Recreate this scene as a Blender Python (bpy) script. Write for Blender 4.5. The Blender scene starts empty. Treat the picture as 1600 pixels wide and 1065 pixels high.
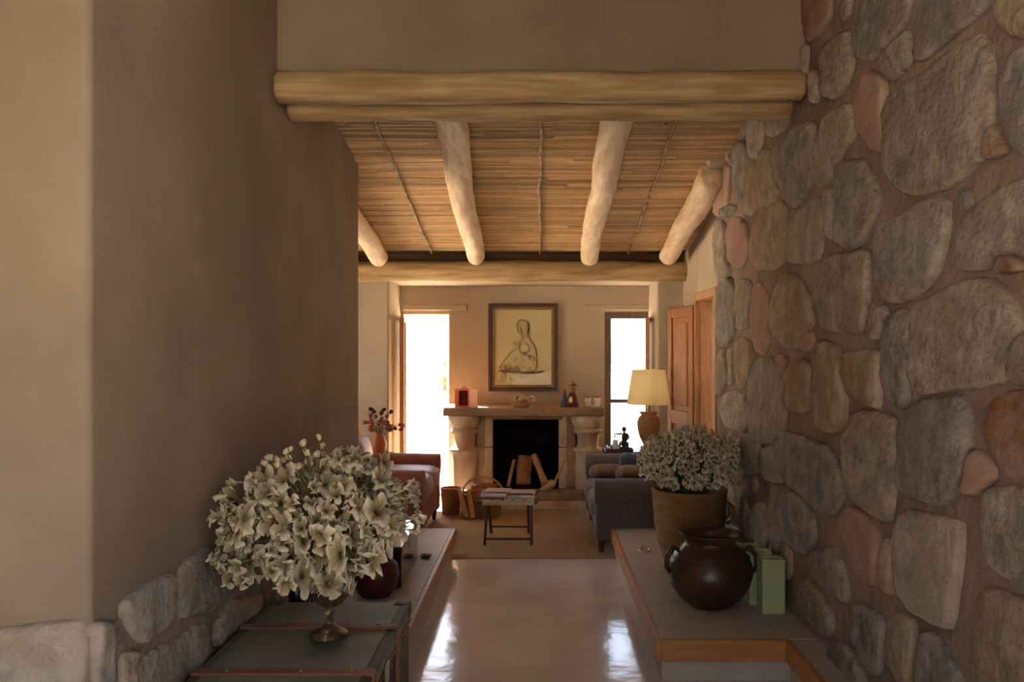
import bpy, math, random
from mathutils import Vector, Matrix, noise

C = bpy.context.scene.collection
S = bpy.context.scene
PI = math.pi
H = 1.55            # eye height
F = 1400.0          # focal length in pixels of the 1600-wide frame

# ------------------------------------------------------------------ camera, sky, sun, exposure
cam = bpy.data.objects.new('camera', bpy.data.cameras.new('camera')); C.objects.link(cam)
cam.location = (0, 0, H); cam.rotation_euler = (PI/2, 0, 0)
cam.data.sensor_width = 36; cam.data.lens = 36*F/1600
cam.data.shift_x = -43/1600; cam.data.shift_y = 12.5/1600
cam.data.clip_start = .05; cam.data.clip_end = 300
S.camera = cam

w = bpy.data.worlds.new('world'); S.world = w; w.use_nodes = True
wn = w.node_tree.nodes; wl = w.node_tree.links
sky = wn.new('ShaderNodeTexSky'); sky.sky_type = 'NISHITA'; sky.sun_disc = False
sky.sun_elevation = math.radians(47); sky.sun_rotation = math.radians(-37)
sky.air_density = 1.0; sky.dust_density = 3.0; sky.ozone_density = 1.0
wn['Background'].inputs[1].default_value = .38
wl.new(sky.outputs[0], wn['Background'].inputs[0])

sun = bpy.data.objects.new('sun', bpy.data.lights.new('sun', 'SUN')); C.objects.link(sun)
sun.data.energy = 28.0; sun.data.angle = math.radians(.6); sun.data.color = (1, .89, .73)
sun.rotation_euler = Vector((.75, -1, -1.35)).to_track_quat('-Z', 'Y').to_euler()

def portal(loc, rot, sx, sy):      # daylight openings: portals only steer the sampling of the sky
    l = bpy.data.lights.new('portal', 'AREA'); l.shape = 'RECTANGLE'; l.size = sx; l.size_y = sy
    l.cycles.is_portal = True
    o = bpy.data.objects.new('portal', l); C.objects.link(o); o.location = loc; o.rotation_euler = rot
portal((-1.21, 9.60, .97), (-PI/2, 0, 0), .55, 1.95)
portal((.94, 9.60, .97), (-PI/2, 0, 0), .55, 1.95)
portal((-3.65, 7.375, 1.3), (0, -PI/2, 0), 2.0, 2.15)
portal((1.8, 7.47, 1.0), (0, PI/2, 0), 2.0, .95)
portal((-.45, -2.45, 1.0), (PI/2, 0, 0), 2.1, 2.0)
portal((-3.65, 1.2, 1.3), (0, -PI/2, 0), .8, .7)
portal((-.65, 1.75, 3.75), (0, 0, 0), .9, .9)

S.view_settings.view_transform = 'Standard'; S.view_settings.look = 'None'
S.view_settings.gamma = 1; S.view_settings.use_curve_mapping = False
S.view_settings.exposure = 1.36
S.cycles.max_bounces = 10; S.cycles.diffuse_bounces = 7; S.cycles.glossy_bounces = 4
S.cycles.sample_clamp_indirect = 12
S.cycles.caustics_reflective = False; S.cycles.caustics_refractive = False

# ------------------------------------------------------------------ materials
def lin(c):
    return tuple(((v/255)/12.92 if v/255 <= .04045 else ((v/255+.055)/1.055)**2.4) for v in c) + (1,)

def mat(name, c1, c2=None, scale=4, rough=.8, bump=0, bscale=40, stretch=(1, 1, 1), metal=0, detail=5,
        island=0, objrand=0, spec=.5, contrast=(.35, .65), coat=0, sheen=0, bdist=.01, c3=None, s3=1.2):
    m = bpy.data.materials.new(name); m.use_nodes = True
    n = m.node_tree.nodes; l = m.node_tree.links
    b = n['Principled BSDF']; b.inputs['Roughness'].default_value = rough; b.inputs['Metallic'].default_value = metal
    b.inputs['Specular IOR Level'].default_value = spec
    b.inputs['Coat Weight'].default_value = coat
    b.inputs['Sheen Weight'].default_value = sheen
    tc = n.new('ShaderNodeTexCoord'); mp = n.new('ShaderNodeMapping')
    mp.inputs['Scale'].default_value = stretch; l.new(tc.outputs['Object'], mp.inputs[0])
    vec = mp.outputs[0]
    if objrand:
        oi = n.new('ShaderNodeObjectInfo'); ad = n.new('ShaderNodeVectorMath'); ad.operation = 'SCALE'
        cb = n.new('ShaderNodeCombineXYZ'); l.new(oi.outputs['Random'], cb.inputs[0]); l.new(oi.outputs['Random'], cb.inputs[1])
        l.new(cb.outputs[0], ad.inputs[0]); ad.inputs['Scale'].default_value = 37
        a2 = n.new('ShaderNodeVectorMath'); a2.operation = 'ADD'; l.new(vec, a2.inputs[0]); l.new(ad.outputs[0], a2.inputs[1]); vec = a2.outputs[0]
    b.inputs['Base Color'].default_value = lin(c1)
    if c2:
        nz = n.new('ShaderNodeTexNoise'); nz.inputs['Scale'].default_value = scale; nz.inputs['Detail'].default_value = detail
        nz.inputs['Roughness'].default_value = .6
        l.new(vec, nz.inputs['Vector'])
        cr = n.new('ShaderNodeValToRGB'); cr.color_ramp.elements[0].position = contrast[0]; cr.color_ramp.elements[1].position = contrast[1]
        cr.color_ramp.elements[0].color = lin(c1); cr.color_ramp.elements[1].color = lin(c2)
        l.new(nz.outputs['Fac'], cr.inputs[0]); col = cr.outputs[0]
        if c3:
            nz3 = n.new('ShaderNodeTexNoise'); nz3.inputs['Scale'].default_value = s3; nz3.inputs['Detail'].default_value = 3
            l.new(vec, nz3.inputs['Vector'])
            r3 = n.new('ShaderNodeMapRange'); r3.inputs['From Min'].default_value = .45; r3.inputs['From Max'].default_value = .7
            l.new(nz3.outputs['Fac'], r3.inputs[0])
            mx3 = n.new('ShaderNodeMix'); mx3.data_type = 'RGBA'; mx3.inputs['B'].default_value = lin(c3)
            l.new(r3.outputs[0], mx3.inputs['Factor']); l.new(col, mx3.inputs['A']); col = mx3.outputs['Result']
        for kind, amt in (('i', island), ('o', objrand)):
            if amt:
                if kind == 'i':
                    g = n.new('ShaderNodeNewGeometry'); rnd = g.outputs['Random Per Island']
                else:
                    rnd = oi.outputs['Random']
                mr = n.new('ShaderNodeMapRange'); mr.inputs['To Min'].default_value = 1-amt; mr.inputs['To Max'].default_value = 1+amt
                l.new(rnd, mr.inputs[0])
                mx = n.new('ShaderNodeVectorMath'); mx.operation = 'SCALE'; l.new(col, mx.inputs[0]); l.new(mr.outputs[0], mx.inputs['Scale'])
                col = mx.outputs[0]
        l.new(col, b.inputs['Base Color'])
    if bump:
        nb = n.new('ShaderNodeTexNoise'); nb.inputs['Scale'].default_value = bscale; nb.inputs['Detail'].default_value = 6
        l.new(vec, nb.inputs['Vector'])
        bp = n.new('ShaderNodeBump'); bp.inputs['Strength'].default_value = bump; bp.inputs['Distance'].default_value = bdist
        l.new(nb.outputs['Fac'], bp.inputs['Height']); l.new(bp.outputs[0], b.inputs['Normal'])
    return m

M = {}
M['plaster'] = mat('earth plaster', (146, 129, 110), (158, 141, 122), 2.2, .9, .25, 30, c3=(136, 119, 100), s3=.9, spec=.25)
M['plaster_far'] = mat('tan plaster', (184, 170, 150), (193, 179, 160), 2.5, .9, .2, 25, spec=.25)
M['mortar'] = mat('pinkish mud mortar', (144, 123, 111), (160, 139, 126), 5, .95, 1, 18, c3=(124, 104, 90), s3=2, spec=.2, bdist=.02)
M['st_grey'] = mat('grey brown stone', (128, 118, 108), (176, 165, 152), 11, .85, 1, 30, objrand=.14, c3=(146, 131, 115), s3=5, spec=.3, bdist=.022)
M['st_blue'] = mat('blue grey stone', (112, 107, 103), (162, 155, 148), 10, .82, 1, 30, objrand=.12, c3=(130, 120, 110), s3=4, spec=.3, bdist=.022)
M['st_tan'] = mat('tan stone', (142, 126, 106), (178, 161, 138), 11, .88, .9, 30, objrand=.12, c3=(146, 120, 98), s3=4, spec=.25, bdist=.022)
M['st_pink'] = mat('pink stone', (156, 122, 110), (172, 138, 124), 7, .88, .4, 30, objrand=.08, spec=.25, bdist=.022)
M['st_orange'] = mat('rust veined stone', (150, 92, 46), (150, 138, 130), 11, .8, .6, 30, c3=(120, 70, 40), s3=9, spec=.3, bdist=.022)
M['st_pale'] = mat('pale lichen stone', (150, 138, 126), (182, 172, 160), 12, .88, .6, 40, objrand=.08, c3=(158, 146, 126), s3=5, spec=.25, bdist=.022)
M['concrete'] = mat('polished concrete', (216, 210, 202), (228, 223, 216), 3.5, .12, .15, 3, c3=(204, 195, 184), s3=1.1, spec=.5, bdist=.03)
M['ledge'] = mat('trowelled ledge plaster', (176, 166, 154), (188, 178, 166), 5, .6, .15, 30, spec=.35)
M['trim'] = mat('honey wood trim', (164, 110, 62), (186, 130, 78), 6, .5, .15, 30, stretch=(1, 6, 6))
M['trim_x'] = mat('honey wood trim across', (164, 110, 62), (186, 130, 78), 6, .5, .15, 30, stretch=(1, 6, 6))
M['sisal'] = mat('sisal rug', (160, 134, 102), (184, 158, 124), 90, .95, .8, 160, spec=.1)
M['log'] = mat('peeled golden log', (176, 148, 104), (206, 180, 134), 5, .65, .4, 30, stretch=(.6, 6, 6), c3=(150, 116, 74), s3=3)
M['rafter'] = mat('peeled pale log', (218, 192, 158), (238, 218, 190), 4, .65, .3, 25, stretch=(6, .5, 6), c3=(204, 170, 132), s3=3)
M['reed'] = mat('reed cane', (184, 148, 104), (214, 180, 134), 12, .6, .2, 60, stretch=(.5, 5, 5), island=.42, contrast=(.3, .7))
M['reed_tie'] = mat('dark binding reed', (110, 76, 48), (190, 150, 104), 14, .6, stretch=(1, 1, 1), detail=2)
M['dark_gap'] = mat('shadowed adobe', (110, 82, 58), (122, 92, 66), 4, .95)
M['gap_shade'] = mat('dark gap shade', (84, 62, 44), (100, 76, 54), 5, .85, .2, 30, stretch=(.6, 5, 5))  # shade of the gap above the far beam put into the colour
M['wood_dark'] = mat('dark brown wood', (62, 34, 26), (84, 48, 36), 8, .4, .1, 40, stretch=(1, 6, 6))
M['wood_door'] = mat('golden cedar', (150, 92, 44), (178, 116, 62), 7, .5, .12, 40, stretch=(8, 8, .8))
M['wood_frame'] = mat('honey door frame', (176, 126, 84), (198, 150, 104), 7, .5, .1, 40, stretch=(8, 8, .8))
M['wood_grey'] = mat('weathered grey wood', (96, 84, 78), (120, 106, 98), 7, .6, .1, 40, stretch=(8, 8, .8))
M['mantel'] = mat('mantel stone', (140, 112, 84), (168, 138, 106), 9, .8, .5, 30, spec=.3)
M['fire_stone'] = mat('warm carved stone', (196, 170, 138), (218, 196, 166), 9, .85, .5, 30, c3=(180, 144, 108), s3=4, spec=.3)
M['soot'] = mat('soot', (20, 15, 13), (34, 26, 22), 6, .95, .3, 30, spec=.1)
M['firewood'] = mat('split firewood', (150, 92, 58), (186, 132, 88), 9, .85, .4, 30, stretch=(5, 5, 1))
M['firewood_pale'] = mat('pale split firewood', (188, 142, 96), (214, 172, 126), 9, .85, .4, 30, stretch=(5, 5, 1))
M['wicker'] = mat('wicker', (150, 100, 58), (184, 134, 84), 60, .75, .8, 90, stretch=(1, 1, 3))
M['wicker_pale'] = mat('pale wicker', (190, 150, 104), (212, 176, 130), 60, .75, .8, 90, stretch=(1, 1, 3))
M['red_leather'] = mat('red brown upholstery', (124, 66, 50), (146, 80, 62), 6, .55, .2, 60, sheen=.1)
M['lav_leather'] = mat('skylight mauve cushion', (146, 112, 116), (164, 130, 134), 5, .5, .2, 50, sheen=.2)  # mauve carries the blue skylight sheen on the cushion tops
M['olive_cloth'] = mat('olive cushion cloth', (110, 92, 62), (128, 108, 76), 20, .9, .3, 90)
M['grey_cloth'] = mat('charcoal grey upholstery', (86, 78, 74), (102, 92, 87), 40, .9, .3, 150, sheen=.2)
M['blue_cloth'] = mat('slate blue cushion cloth', (92, 110, 122), (110, 130, 142), 20, .9, .3, 90, sheen=.2)
M['brown_cloth'] = mat('striped brown cushion cloth', (128, 102, 82), (158, 132, 108), 4, .9, .3, 90, stretch=(30, 1, 1), detail=1)
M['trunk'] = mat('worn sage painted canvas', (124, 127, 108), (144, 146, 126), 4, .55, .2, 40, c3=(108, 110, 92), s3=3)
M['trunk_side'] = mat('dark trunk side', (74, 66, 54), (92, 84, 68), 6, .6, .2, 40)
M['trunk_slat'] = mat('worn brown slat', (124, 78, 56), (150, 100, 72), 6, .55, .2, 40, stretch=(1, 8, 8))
M['brass'] = mat('tarnished brass', (150, 126, 92), (176, 152, 112), 20, .35, metal=1)
M['silver'] = mat('silver metal', (190, 188, 184), (212, 210, 205), 20, .25, metal=1)
M['glaze'] = mat('dark brown glaze', (52, 32, 23), (84, 52, 36), 9, .34, .35, 16, c3=(40, 30, 24), s3=4, spec=.5)
M['straw_pot'] = mat('ochre clay', (128, 94, 60), (148, 112, 74), 4, .85, .5, 40, stretch=(1, 1, 5), spec=.3)
M['dark_red'] = mat('dark red lacquer', (62, 18, 16), (80, 26, 22), 5, .35, spec=.5)
M['black_box'] = mat('black brown lacquer', (40, 22, 20), (56, 30, 26), 5, .12, spec=.7)
M['black_glass'] = mat('near black bottle', (24, 20, 18), (34, 28, 24), 5, .25)
M['green_wax'] = mat('pale green ceramic', (160, 176, 130), (176, 190, 146), 5, .5, .1, 30)
M['clay'] = mat('terracotta', (168, 92, 46), (190, 112, 60), 6, .6, .15, 30)
M['red_flower'] = mat('dusky red dried flower', (132, 66, 60), (168, 100, 90), 30, .9)
M['dark_flower'] = mat('dark dried seed head', (58, 30, 32), (80, 44, 44), 30, .9)
M['pale_ceramic'] = mat('pale pink ceramic', (214, 190, 176), (226, 204, 190), 6, .4)
M['cream_ceramic'] = mat('cream ceramic', (226, 210, 180), (238, 224, 198), 6, .4)
M['orange_paint'] = mat('orange painted wood', (222, 112, 66), (238, 136, 92), 6, .55)
M['orange_pale'] = mat('peach painted wood', (232, 160, 122), (240, 176, 140), 6, .55)
M['red_in'] = mat('deep red interior', (120, 36, 20), (140, 48, 28), 6, .6)
M['bronze'] = mat('dark bronze', (58, 50, 48), (76, 66, 62), 10, .4, metal=.6)
M['stem_green'] = mat('green stem', (62, 80, 46), (88, 104, 64), 20, .7)
M['stem_dry'] = mat('dry stem', (116, 108, 66), (150, 138, 92), 20, .85)
M['canvas'] = mat('aged drawing paper', (200, 186, 140), (212, 200, 156), 3, .6, c3=(196, 200, 154), s3=3.2, coat=.2)
M['ink'] = mat('sepia chalk', (172, 150, 106), (184, 162, 118), 30, .9)
M['frame_dark'] = mat('dark walnut frame', (58, 36, 22), (76, 48, 30), 8, .4, stretch=(3, 3, 3))
M['frame_gold'] = mat('dull gilt fillet', (128, 98, 54), (146, 114, 66), 8, .45)
M['mag_a'] = mat('violet magazine cover', (138, 118, 160), (178, 158, 186), 12, .35, detail=2)
M['mag_b'] = mat('rose magazine cover', (170, 138, 134), (210, 184, 172), 12, .35, detail=2)
M['mag_c'] = mat('grey magazine cover', (96, 96, 102), (190, 180, 176), 25, .35, detail=3)
M['strap'] = mat('pale webbing', (196, 180, 160), (210, 196, 176), 12, .8)
M['sand'] = mat('sunlit gravel', (218, 202, 176), (230, 216, 194), 3, .95, .4, 20)
M['shrub'] = mat('garden leaf', (196, 202, 164), (216, 220, 188), 9, .8, objrand=.1)
M['blue_paint'] = mat('blue paint', (60, 84, 100), (80, 104, 120), 9, .6)
M['bud_cream'] = mat('cream bud', (206, 192, 156), (226, 214, 182), 20, .85)
M['white_paint'] = mat('white enamel', (226, 222, 214), (236, 232, 226), 9, .4)
M['book_a'] = mat('maroon cloth', (92, 30, 30), (112, 42, 40), 20, .7)

for k_ in ('st_grey', 'st_blue', 'st_tan', 'st_pink', 'st_pale', 'st_orange'):      # paler arrises of the stones: lit edge highlights put into the colour
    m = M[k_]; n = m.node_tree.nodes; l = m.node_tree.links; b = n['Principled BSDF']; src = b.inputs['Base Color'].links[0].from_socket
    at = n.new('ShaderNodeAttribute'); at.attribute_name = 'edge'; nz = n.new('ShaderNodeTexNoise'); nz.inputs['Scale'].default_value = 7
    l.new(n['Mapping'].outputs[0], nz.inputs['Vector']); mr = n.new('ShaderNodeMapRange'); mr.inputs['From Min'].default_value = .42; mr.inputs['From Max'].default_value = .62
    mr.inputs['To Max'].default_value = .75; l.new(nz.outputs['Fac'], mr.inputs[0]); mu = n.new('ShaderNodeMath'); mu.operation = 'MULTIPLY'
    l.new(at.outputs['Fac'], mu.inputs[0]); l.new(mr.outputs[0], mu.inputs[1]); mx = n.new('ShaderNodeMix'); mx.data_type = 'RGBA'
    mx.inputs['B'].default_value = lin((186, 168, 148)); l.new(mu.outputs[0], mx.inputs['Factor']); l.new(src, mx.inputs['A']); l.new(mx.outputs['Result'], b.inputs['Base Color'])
# lamp shade: translucent linen
m = mat('cream linen shade', (238, 222, 180), (246, 232, 194), 60, .9, .2, 200); M['shade'] = m
nt = m.node_tree; tr = nt.nodes.new('ShaderNodeBsdfTranslucent'); tr.inputs[0].default_value = lin((246, 236, 208))
mx = nt.nodes.new('ShaderNodeMixShader'); mx.inputs[0].default_value = .6
nt.links.new(nt.nodes['Principled BSDF'].outputs[0], mx.inputs[1]); nt.links.new(tr.outputs[0], mx.inputs[2])
nt.links.new(mx.outputs[0], nt.nodes['Material Output'].inputs[0])
# window glass: thin clear pane
m = bpy.data.materials.new('window glass'); m.use_nodes = True; nt = m.node_tree; M['glass'] = m
t_ = nt.nodes.new('ShaderNodeBsdfTransparent'); g_ = nt.nodes.new('ShaderNodeBsdfGlossy'); g_.inputs['Roughness'].default_value = .02
fr = nt.nodes.new('ShaderNodeFresnel'); fr.inputs[0].default_value = 1.45; mx = nt.nodes.new('ShaderNodeMixShader')
nt.links.new(fr.outputs[0], mx.inputs[0]); nt.links.new(t_.outputs[0], mx.inputs[1]); nt.links.new(g_.outputs[0], mx.inputs[2])
nt.links.new(mx.outputs[0], nt.nodes['Material Output'].inputs[0])
# vase glass: brown tinted
m = bpy.data.materials.new('smoky brown glass'); m.use_nodes = True; b = m.node_tree.nodes['Principled BSDF']; M['vase_glass'] = m
b.inputs['Base Color'].default_value = lin((150, 126, 100)); b.inputs['Roughness'].default_value = .08; b.inputs['Transmission Weight'].default_value = .75

def petal_mat(name, rim, mid, core):
    m = bpy.data.materials.new(name); m.use_nodes = True; n = m.node_tree.nodes; l = m.node_tree.links
    at = n.new('ShaderNodeAttribute'); at.attribute_name = 'along'
    cr = n.new('ShaderNodeValToRGB'); e = cr.color_ramp.elements
    e[0].position = .1; e[0].color = lin(core); e[1].position = .95; e[1].color = lin(rim)
    x = e.new(.72); x.color = lin(mid)
    l.new(at.outputs['Fac'], cr.inputs[0])
    oi = n.new('ShaderNodeObjectInfo'); mr = n.new('ShaderNodeMapRange'); mr.inputs['To Min'].default_value = .8; mr.inputs['To Max'].default_value = 1.12
    l.new(oi.outputs['Random'], mr.inputs[0]); sc = n.new('ShaderNodeVectorMath'); sc.operation = 'SCALE'
    l.new(cr.outputs[0], sc.inputs[0]); l.new(mr.outputs[0], sc.inputs['Scale'])
    b = n['Principled BSDF']; b.inputs['Roughness'].default_value = .85; b.inputs['Specular IOR Level'].default_value = .2
    l.new(sc.outputs[0], b.inputs['Base Color'])
    tr = n.new('ShaderNodeBsdfTranslucent'); l.new(sc.outputs[0], tr.inputs[0])
    mx = n.new('ShaderNodeMixShader'); mx.inputs[0].default_value = .3
    l.new(b.outputs[0], mx.inputs[1]); l.new(tr.outputs[0], mx.inputs[2]); l.new(mx.outputs[0], n['Material Output'].inputs[0])
    return m
M['petal'] = petal_mat('cream dried petal', (244, 234, 210), (194, 178, 142), (118, 106, 68))
M['petal_b'] = petal_mat('grey cream dried petal', (244, 232, 212), (208, 193, 170), (128, 116, 92))

# ------------------------------------------------------------------ geometry helpers
def px(x, y, d):
    return Vector(((x-843)*d/F, d, H-(y-545)*d/F))

class G:
    def __init__(s): s.v = []; s.f = []
    def add(s, v, f):
        o = len(s.v); s.v += [tuple(p) for p in v]; s.f += [tuple(i+o for i in q) for q in f]; return s
    def box(s, x0, x1, y0, y1, z0, z1):
        return s.add([(x0,y0,z0),(x1,y0,z0),(x1,y1,z0),(x0,y1,z0),(x0,y0,z1),(x1,y0,z1),(x1,y1,z1),(x0,y1,z1)],
                     [(0,3,2,1),(4,5,6,7),(0,1,5,4),(1,2,6,5),(2,3,7,6),(3,0,4,7)])
    def lathe(s, prof, n=28, c=(0, 0, 0), wob=0, closed=True):
        v = []; f = []
        for i, (r, z) in enumerate(prof):
            for k in range(n):
                a = 2*PI*k/n; rr = r
                if wob: rr *= 1+wob*noise.noise((math.cos(a)*1.5+c[0]*9, math.sin(a)*1.5, z*5))
                v.append((c[0]+rr*math.cos(a), c[1]+rr*math.sin(a), c[2]+z))
        for i in range(len(prof)-1):
            for k in range(n):
                k2 = (k+1) % n
                f.append((i*n+k, i*n+k2, (i+1)*n+k2, (i+1)*n+k))
        if closed:
            f.append(tuple(reversed(range(n)))); f.append(tuple((len(prof)-1)*n+k for k in range(n)))
        return s.add(v, f)
    def tube(s, pts, rad, n=8, wob=0, seed=0, cap=True):
        pts = [Vector(p) for p in pts]; m = len(pts)
        if not isinstance(rad, (list, tuple)): rad = [rad]*m
        v = []; f = []; up = None
        for i, p in enumerate(pts):
            t = (pts[min(i+1, m-1)]-pts[max(i-1, 0)]).normalized()
            if up is None: up = Vector((0, 0, 1)) if abs(t.z) < .9 else Vector((1, 0, 0))
            a = t.cross(up).normalized(); b = a.cross(t).normalized(); up = b
            for k in range(n):
                th = 2*PI*k/n; r = rad[i]
                if wob: r *= 1+wob*noise.noise((math.cos(th)*1.2+seed, math.sin(th)*1.2, i*.35+seed*3))
                v.append(p+a*(r*math.cos(th))+b*(r*math.sin(th)))
        for i in range(m-1):
            for k in range(n):
                k2 = (k+1) % n; f.append((i*n+k, (i+1)*n+k, (i+1)*n+k2, i*n+k2))
        if cap:
            f.append(tuple(range(n))); f.append(tuple(reversed([(m-1)*n+k for k in range(n)])))
        return s.add(v, f)
    def blob(s, c, r, e=1.0, e2=1.0, n=18, m=10, wob=0, seed=0, rot=None):
        sg = lambda x, p: math.copysign(abs(x)**p, x)
        v = []; f = []
        for i in range(m+1):
            ph = -PI/2+PI*i/m
            for k in range(n):
                th = 2*PI*k/n
                p = Vector((r[0]*sg(math.cos(ph), e)*sg(math.cos(th), e2), r[1]*sg(math.cos(ph), e)*sg(math.sin(th), e2), r[2]*sg(math.sin(ph), e)))
                if wob: p *= 1+wob*noise.noise(p*(1.2/max(r))+Vector((seed, seed, 0)))
                if rot: p.rotate(rot)
                v.append(p+Vector(c))
        for i in range(m):
            for k in range(n):
                k2 = (k+1) % n; f.append((i*n+k, i*n+k2, (i+1)*n+k2, (i+1)*n+k))
        return s.add(v, f)
    def mesh(s, name, m, smooth=True):
        me = bpy.data.meshes.new(name); me.from_pydata(s.v, [], s.f); me.update()
        if m: me.materials.append(m)
        if smooth:
            for p in me.polygons: p.use_smooth = True
        return me
    def build(s, name, m, parent=None, smooth=False, bevel=0, seg=2, kind=None, label=None, loc=None):
        if isinstance(m, str): m = M[m]
        return link(name, s.mesh(name, m, smooth), parent, bevel, seg, kind, label, loc)

def link(name, me, parent=None, bevel=0, seg=2, kind=None, label=None, loc=None):
    o = bpy.data.objects.new(name, me); C.objects.link(o)
    if parent: o.parent = parent
    if loc: o.location = loc
    if bevel:
        b = o.modifiers.new('edge', 'BEVEL'); b.width = bevel; b.segments = seg; b.limit_method = 'ANGLE'; b.angle_limit = .6
        for p in me.polygons: p.use_smooth = True
        wn_ = o.modifiers.new('wn', 'WEIGHTED_NORMAL'); wn_.keep_sharp = False
    if kind: o['kind'] = kind
    if label: o['label'] = label
    return o

def tag(o, label, cat, group=None):
    o['label'] = label; o['category'] = cat
    if group: o['group'] = group
    return o

def thing(name, label, cat, loc=(0, 0, 0), rz=0, group=None):
    o = bpy.data.objects.new(name, None); C.objects.link(o); o.empty_display_size = .05
    o.location = loc; o.rotation_euler = (0, 0, rz)
    return tag(o, label, cat, group)

def struct(name, g, m, parent=None, **k):
    return g.build(name, m, parent, kind=None if parent else 'structure', **k)

# ------------------------------------------------------------------ setting: floor, ceilings, plaster walls
XW = 1.27
struct('floor', G().box(-3.6, 1.9, -2.4, 9.9, -.12, 0), 'concrete')

fp_ = [(-XW, 2.53), (-XW, 6.3), (-1.66, 6.3), (-1.66, 2.95), (-3.6, 2.95), (-3.6, 2.53)]
g = G().add([(x, y, 0) for x, y in fp_]+[(x, y, 3.6) for x, y in fp_], [(5, 4, 3, 2, 1, 0), (6, 7, 8, 9, 10, 11)]+[(i, (i+1) % 6, (i+1) % 6+6, i+6) for i in range(6)])
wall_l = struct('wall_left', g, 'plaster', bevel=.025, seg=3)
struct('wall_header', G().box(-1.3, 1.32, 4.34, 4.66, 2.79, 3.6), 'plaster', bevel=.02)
struct('wall_room_front', G().box(-3.6, -1.6, 4.6, 4.9, 0, 3.6), 'plaster_far')
# left room wall with an unseen window added to light the room
struct('wall_room_left', G().box(-3.6, -3.3, 4.6, 6.3, 0, 3.6).box(-3.6, -3.3, 8.45, 9.9, 0, 3.6)
       .box(-3.6, -3.3, 6.3, 8.45, 0, .3).box(-3.6, -3.3, 6.3, 8.45, 2.3, 3.6), 'plaster_far')
# right room wall with the doorway
struct('wall_room_right', G().box(1.40, 1.75, 6.0, 7.0, 0, 3.6).box(1.40, 1.75, 7.95, 9.9, 0, 3.6).box(1.40, 1.75, 7.0, 7.95, 2.04, 3.6), 'plaster_far', bevel=.02)
# unseen hall behind the camera, open front added to let daylight in
struct('wall_back', G().box(-3.6, -1.5, -2.4, -2.1, 0, 3.6).box(.6, 1.9, -2.4, -2.1, 0, 3.6).box(-1.5, .6, -2.4, -2.1, 2.0, 3.6), 'plaster')
struct('wall_hall_left', G().box(-3.6, -3.3, -2.4, .85, 0, 3.6).box(-3.6, -3.3, 1.55, 2.6, 0, 3.6).box(-3.6, -3.3, .85, 1.55, 0, .9).box(-3.6, -3.3, .85, 1.55, 1.7, 3.6), 'plaster')  # unseen window opening added to light the pier face
struct('ceiling_hall', G().box(-3.6, 1.9, -2.4, 1.3, 3.5, 3.7).box(-3.6, 1.9, 2.2, 4.66, 3.5, 3.7).box(-3.6, -1.1, 1.3, 2.2, 3.5, 3.7).box(-.2, 1.9, 1.3, 2.2, 3.5, 3.7), 'plaster')  # opening in the unseen ceiling added for light from above
# far wall: piers, niche, window openings
DP, DB = 8.72, 9.42
WL = (-1.47, -.94); WR = (.685, 1.20); WT = 1.94
g = G().box(-3.6, -1.465, DP, 9.54, 0, 2.23).box(1.145, 1.8, DP, DB+.02, 0, 2.23)
struct('wall_piers', g, 'plaster_far', bevel=.02)
g = (G().box(-1.47, 1.5, DB, 9.54, WT, 2.75).box(WL[1], WR[0], DB, 9.54, 0, WT).box(WR[1], 1.8, DB, 9.54, 0, WT)
     .box(-3.6, 1.8, DP+.03, DB+.05, 2.21, 2.9))
struct('wall_far', g, 'plaster_far')
struct('trim_window_lintel_left', G().box(-1.44, -.76, DB-.025, DB+.02, 1.955, 2.02), 'plaster_far', bevel=.012)
struct('trim_window_lintel_right', G().box(.46, 1.145, DB-.025, DB+.02, 1.955, 2.02), 'plaster_far', bevel=.012)

# rug
tag(G().box(-1.9, 1.3, 6.62, 8.52, 0, .008).build('sisal_rug', 'sisal', bevel=.004), 'tan woven sisal rug covering the sitting room floor in front of the hearth', 'rug')

# ------------------------------------------------------------------ ledges with wood nosing
def ledge(name, x0, x1, y0, y1, edge_x, sgn):
    o = struct(name, G().box(x0, x1, y0, y1, 0, .2), 'ledge', bevel=.004)
    a, b = sorted((edge_x, edge_x+sgn*.028))
    struct('edge_board', G().box(a, b, y0-.028, y1, .10, .201), 'trim', o, bevel=.004)
    return o, a, b
lr, a, b = ledge('ledge_right', .568, 1.34, 4.18, 6.75, .568, -1)
struct('edge_board', G().box(.5685, 1.165, 4.152, 4.18, .10, .201), 'trim_x', lr, bevel=.004)
ll, a, b = ledge('ledge_left', -1.27, -.655, 4.10, 6.75, -.655, 1)
struct('edge_board', G().box(-.655, -.627, 6.72, 6.75, .1, .201), 'trim_x', ll)
bb = struct('baseboard_right', G().box(1.165, 1.36, .3, 4.16, 0, .12), 'ledge', bevel=.004)
struct('edge_board', G().box(1.14, 1.168, .3, 4.18, .10, .2), 'trim', bb, bevel=.004)
struct('edge_top', G().box(1.168, 1.36, .3, 4.18, .12, .197), 'ledge', bb, bevel=.004)

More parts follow.
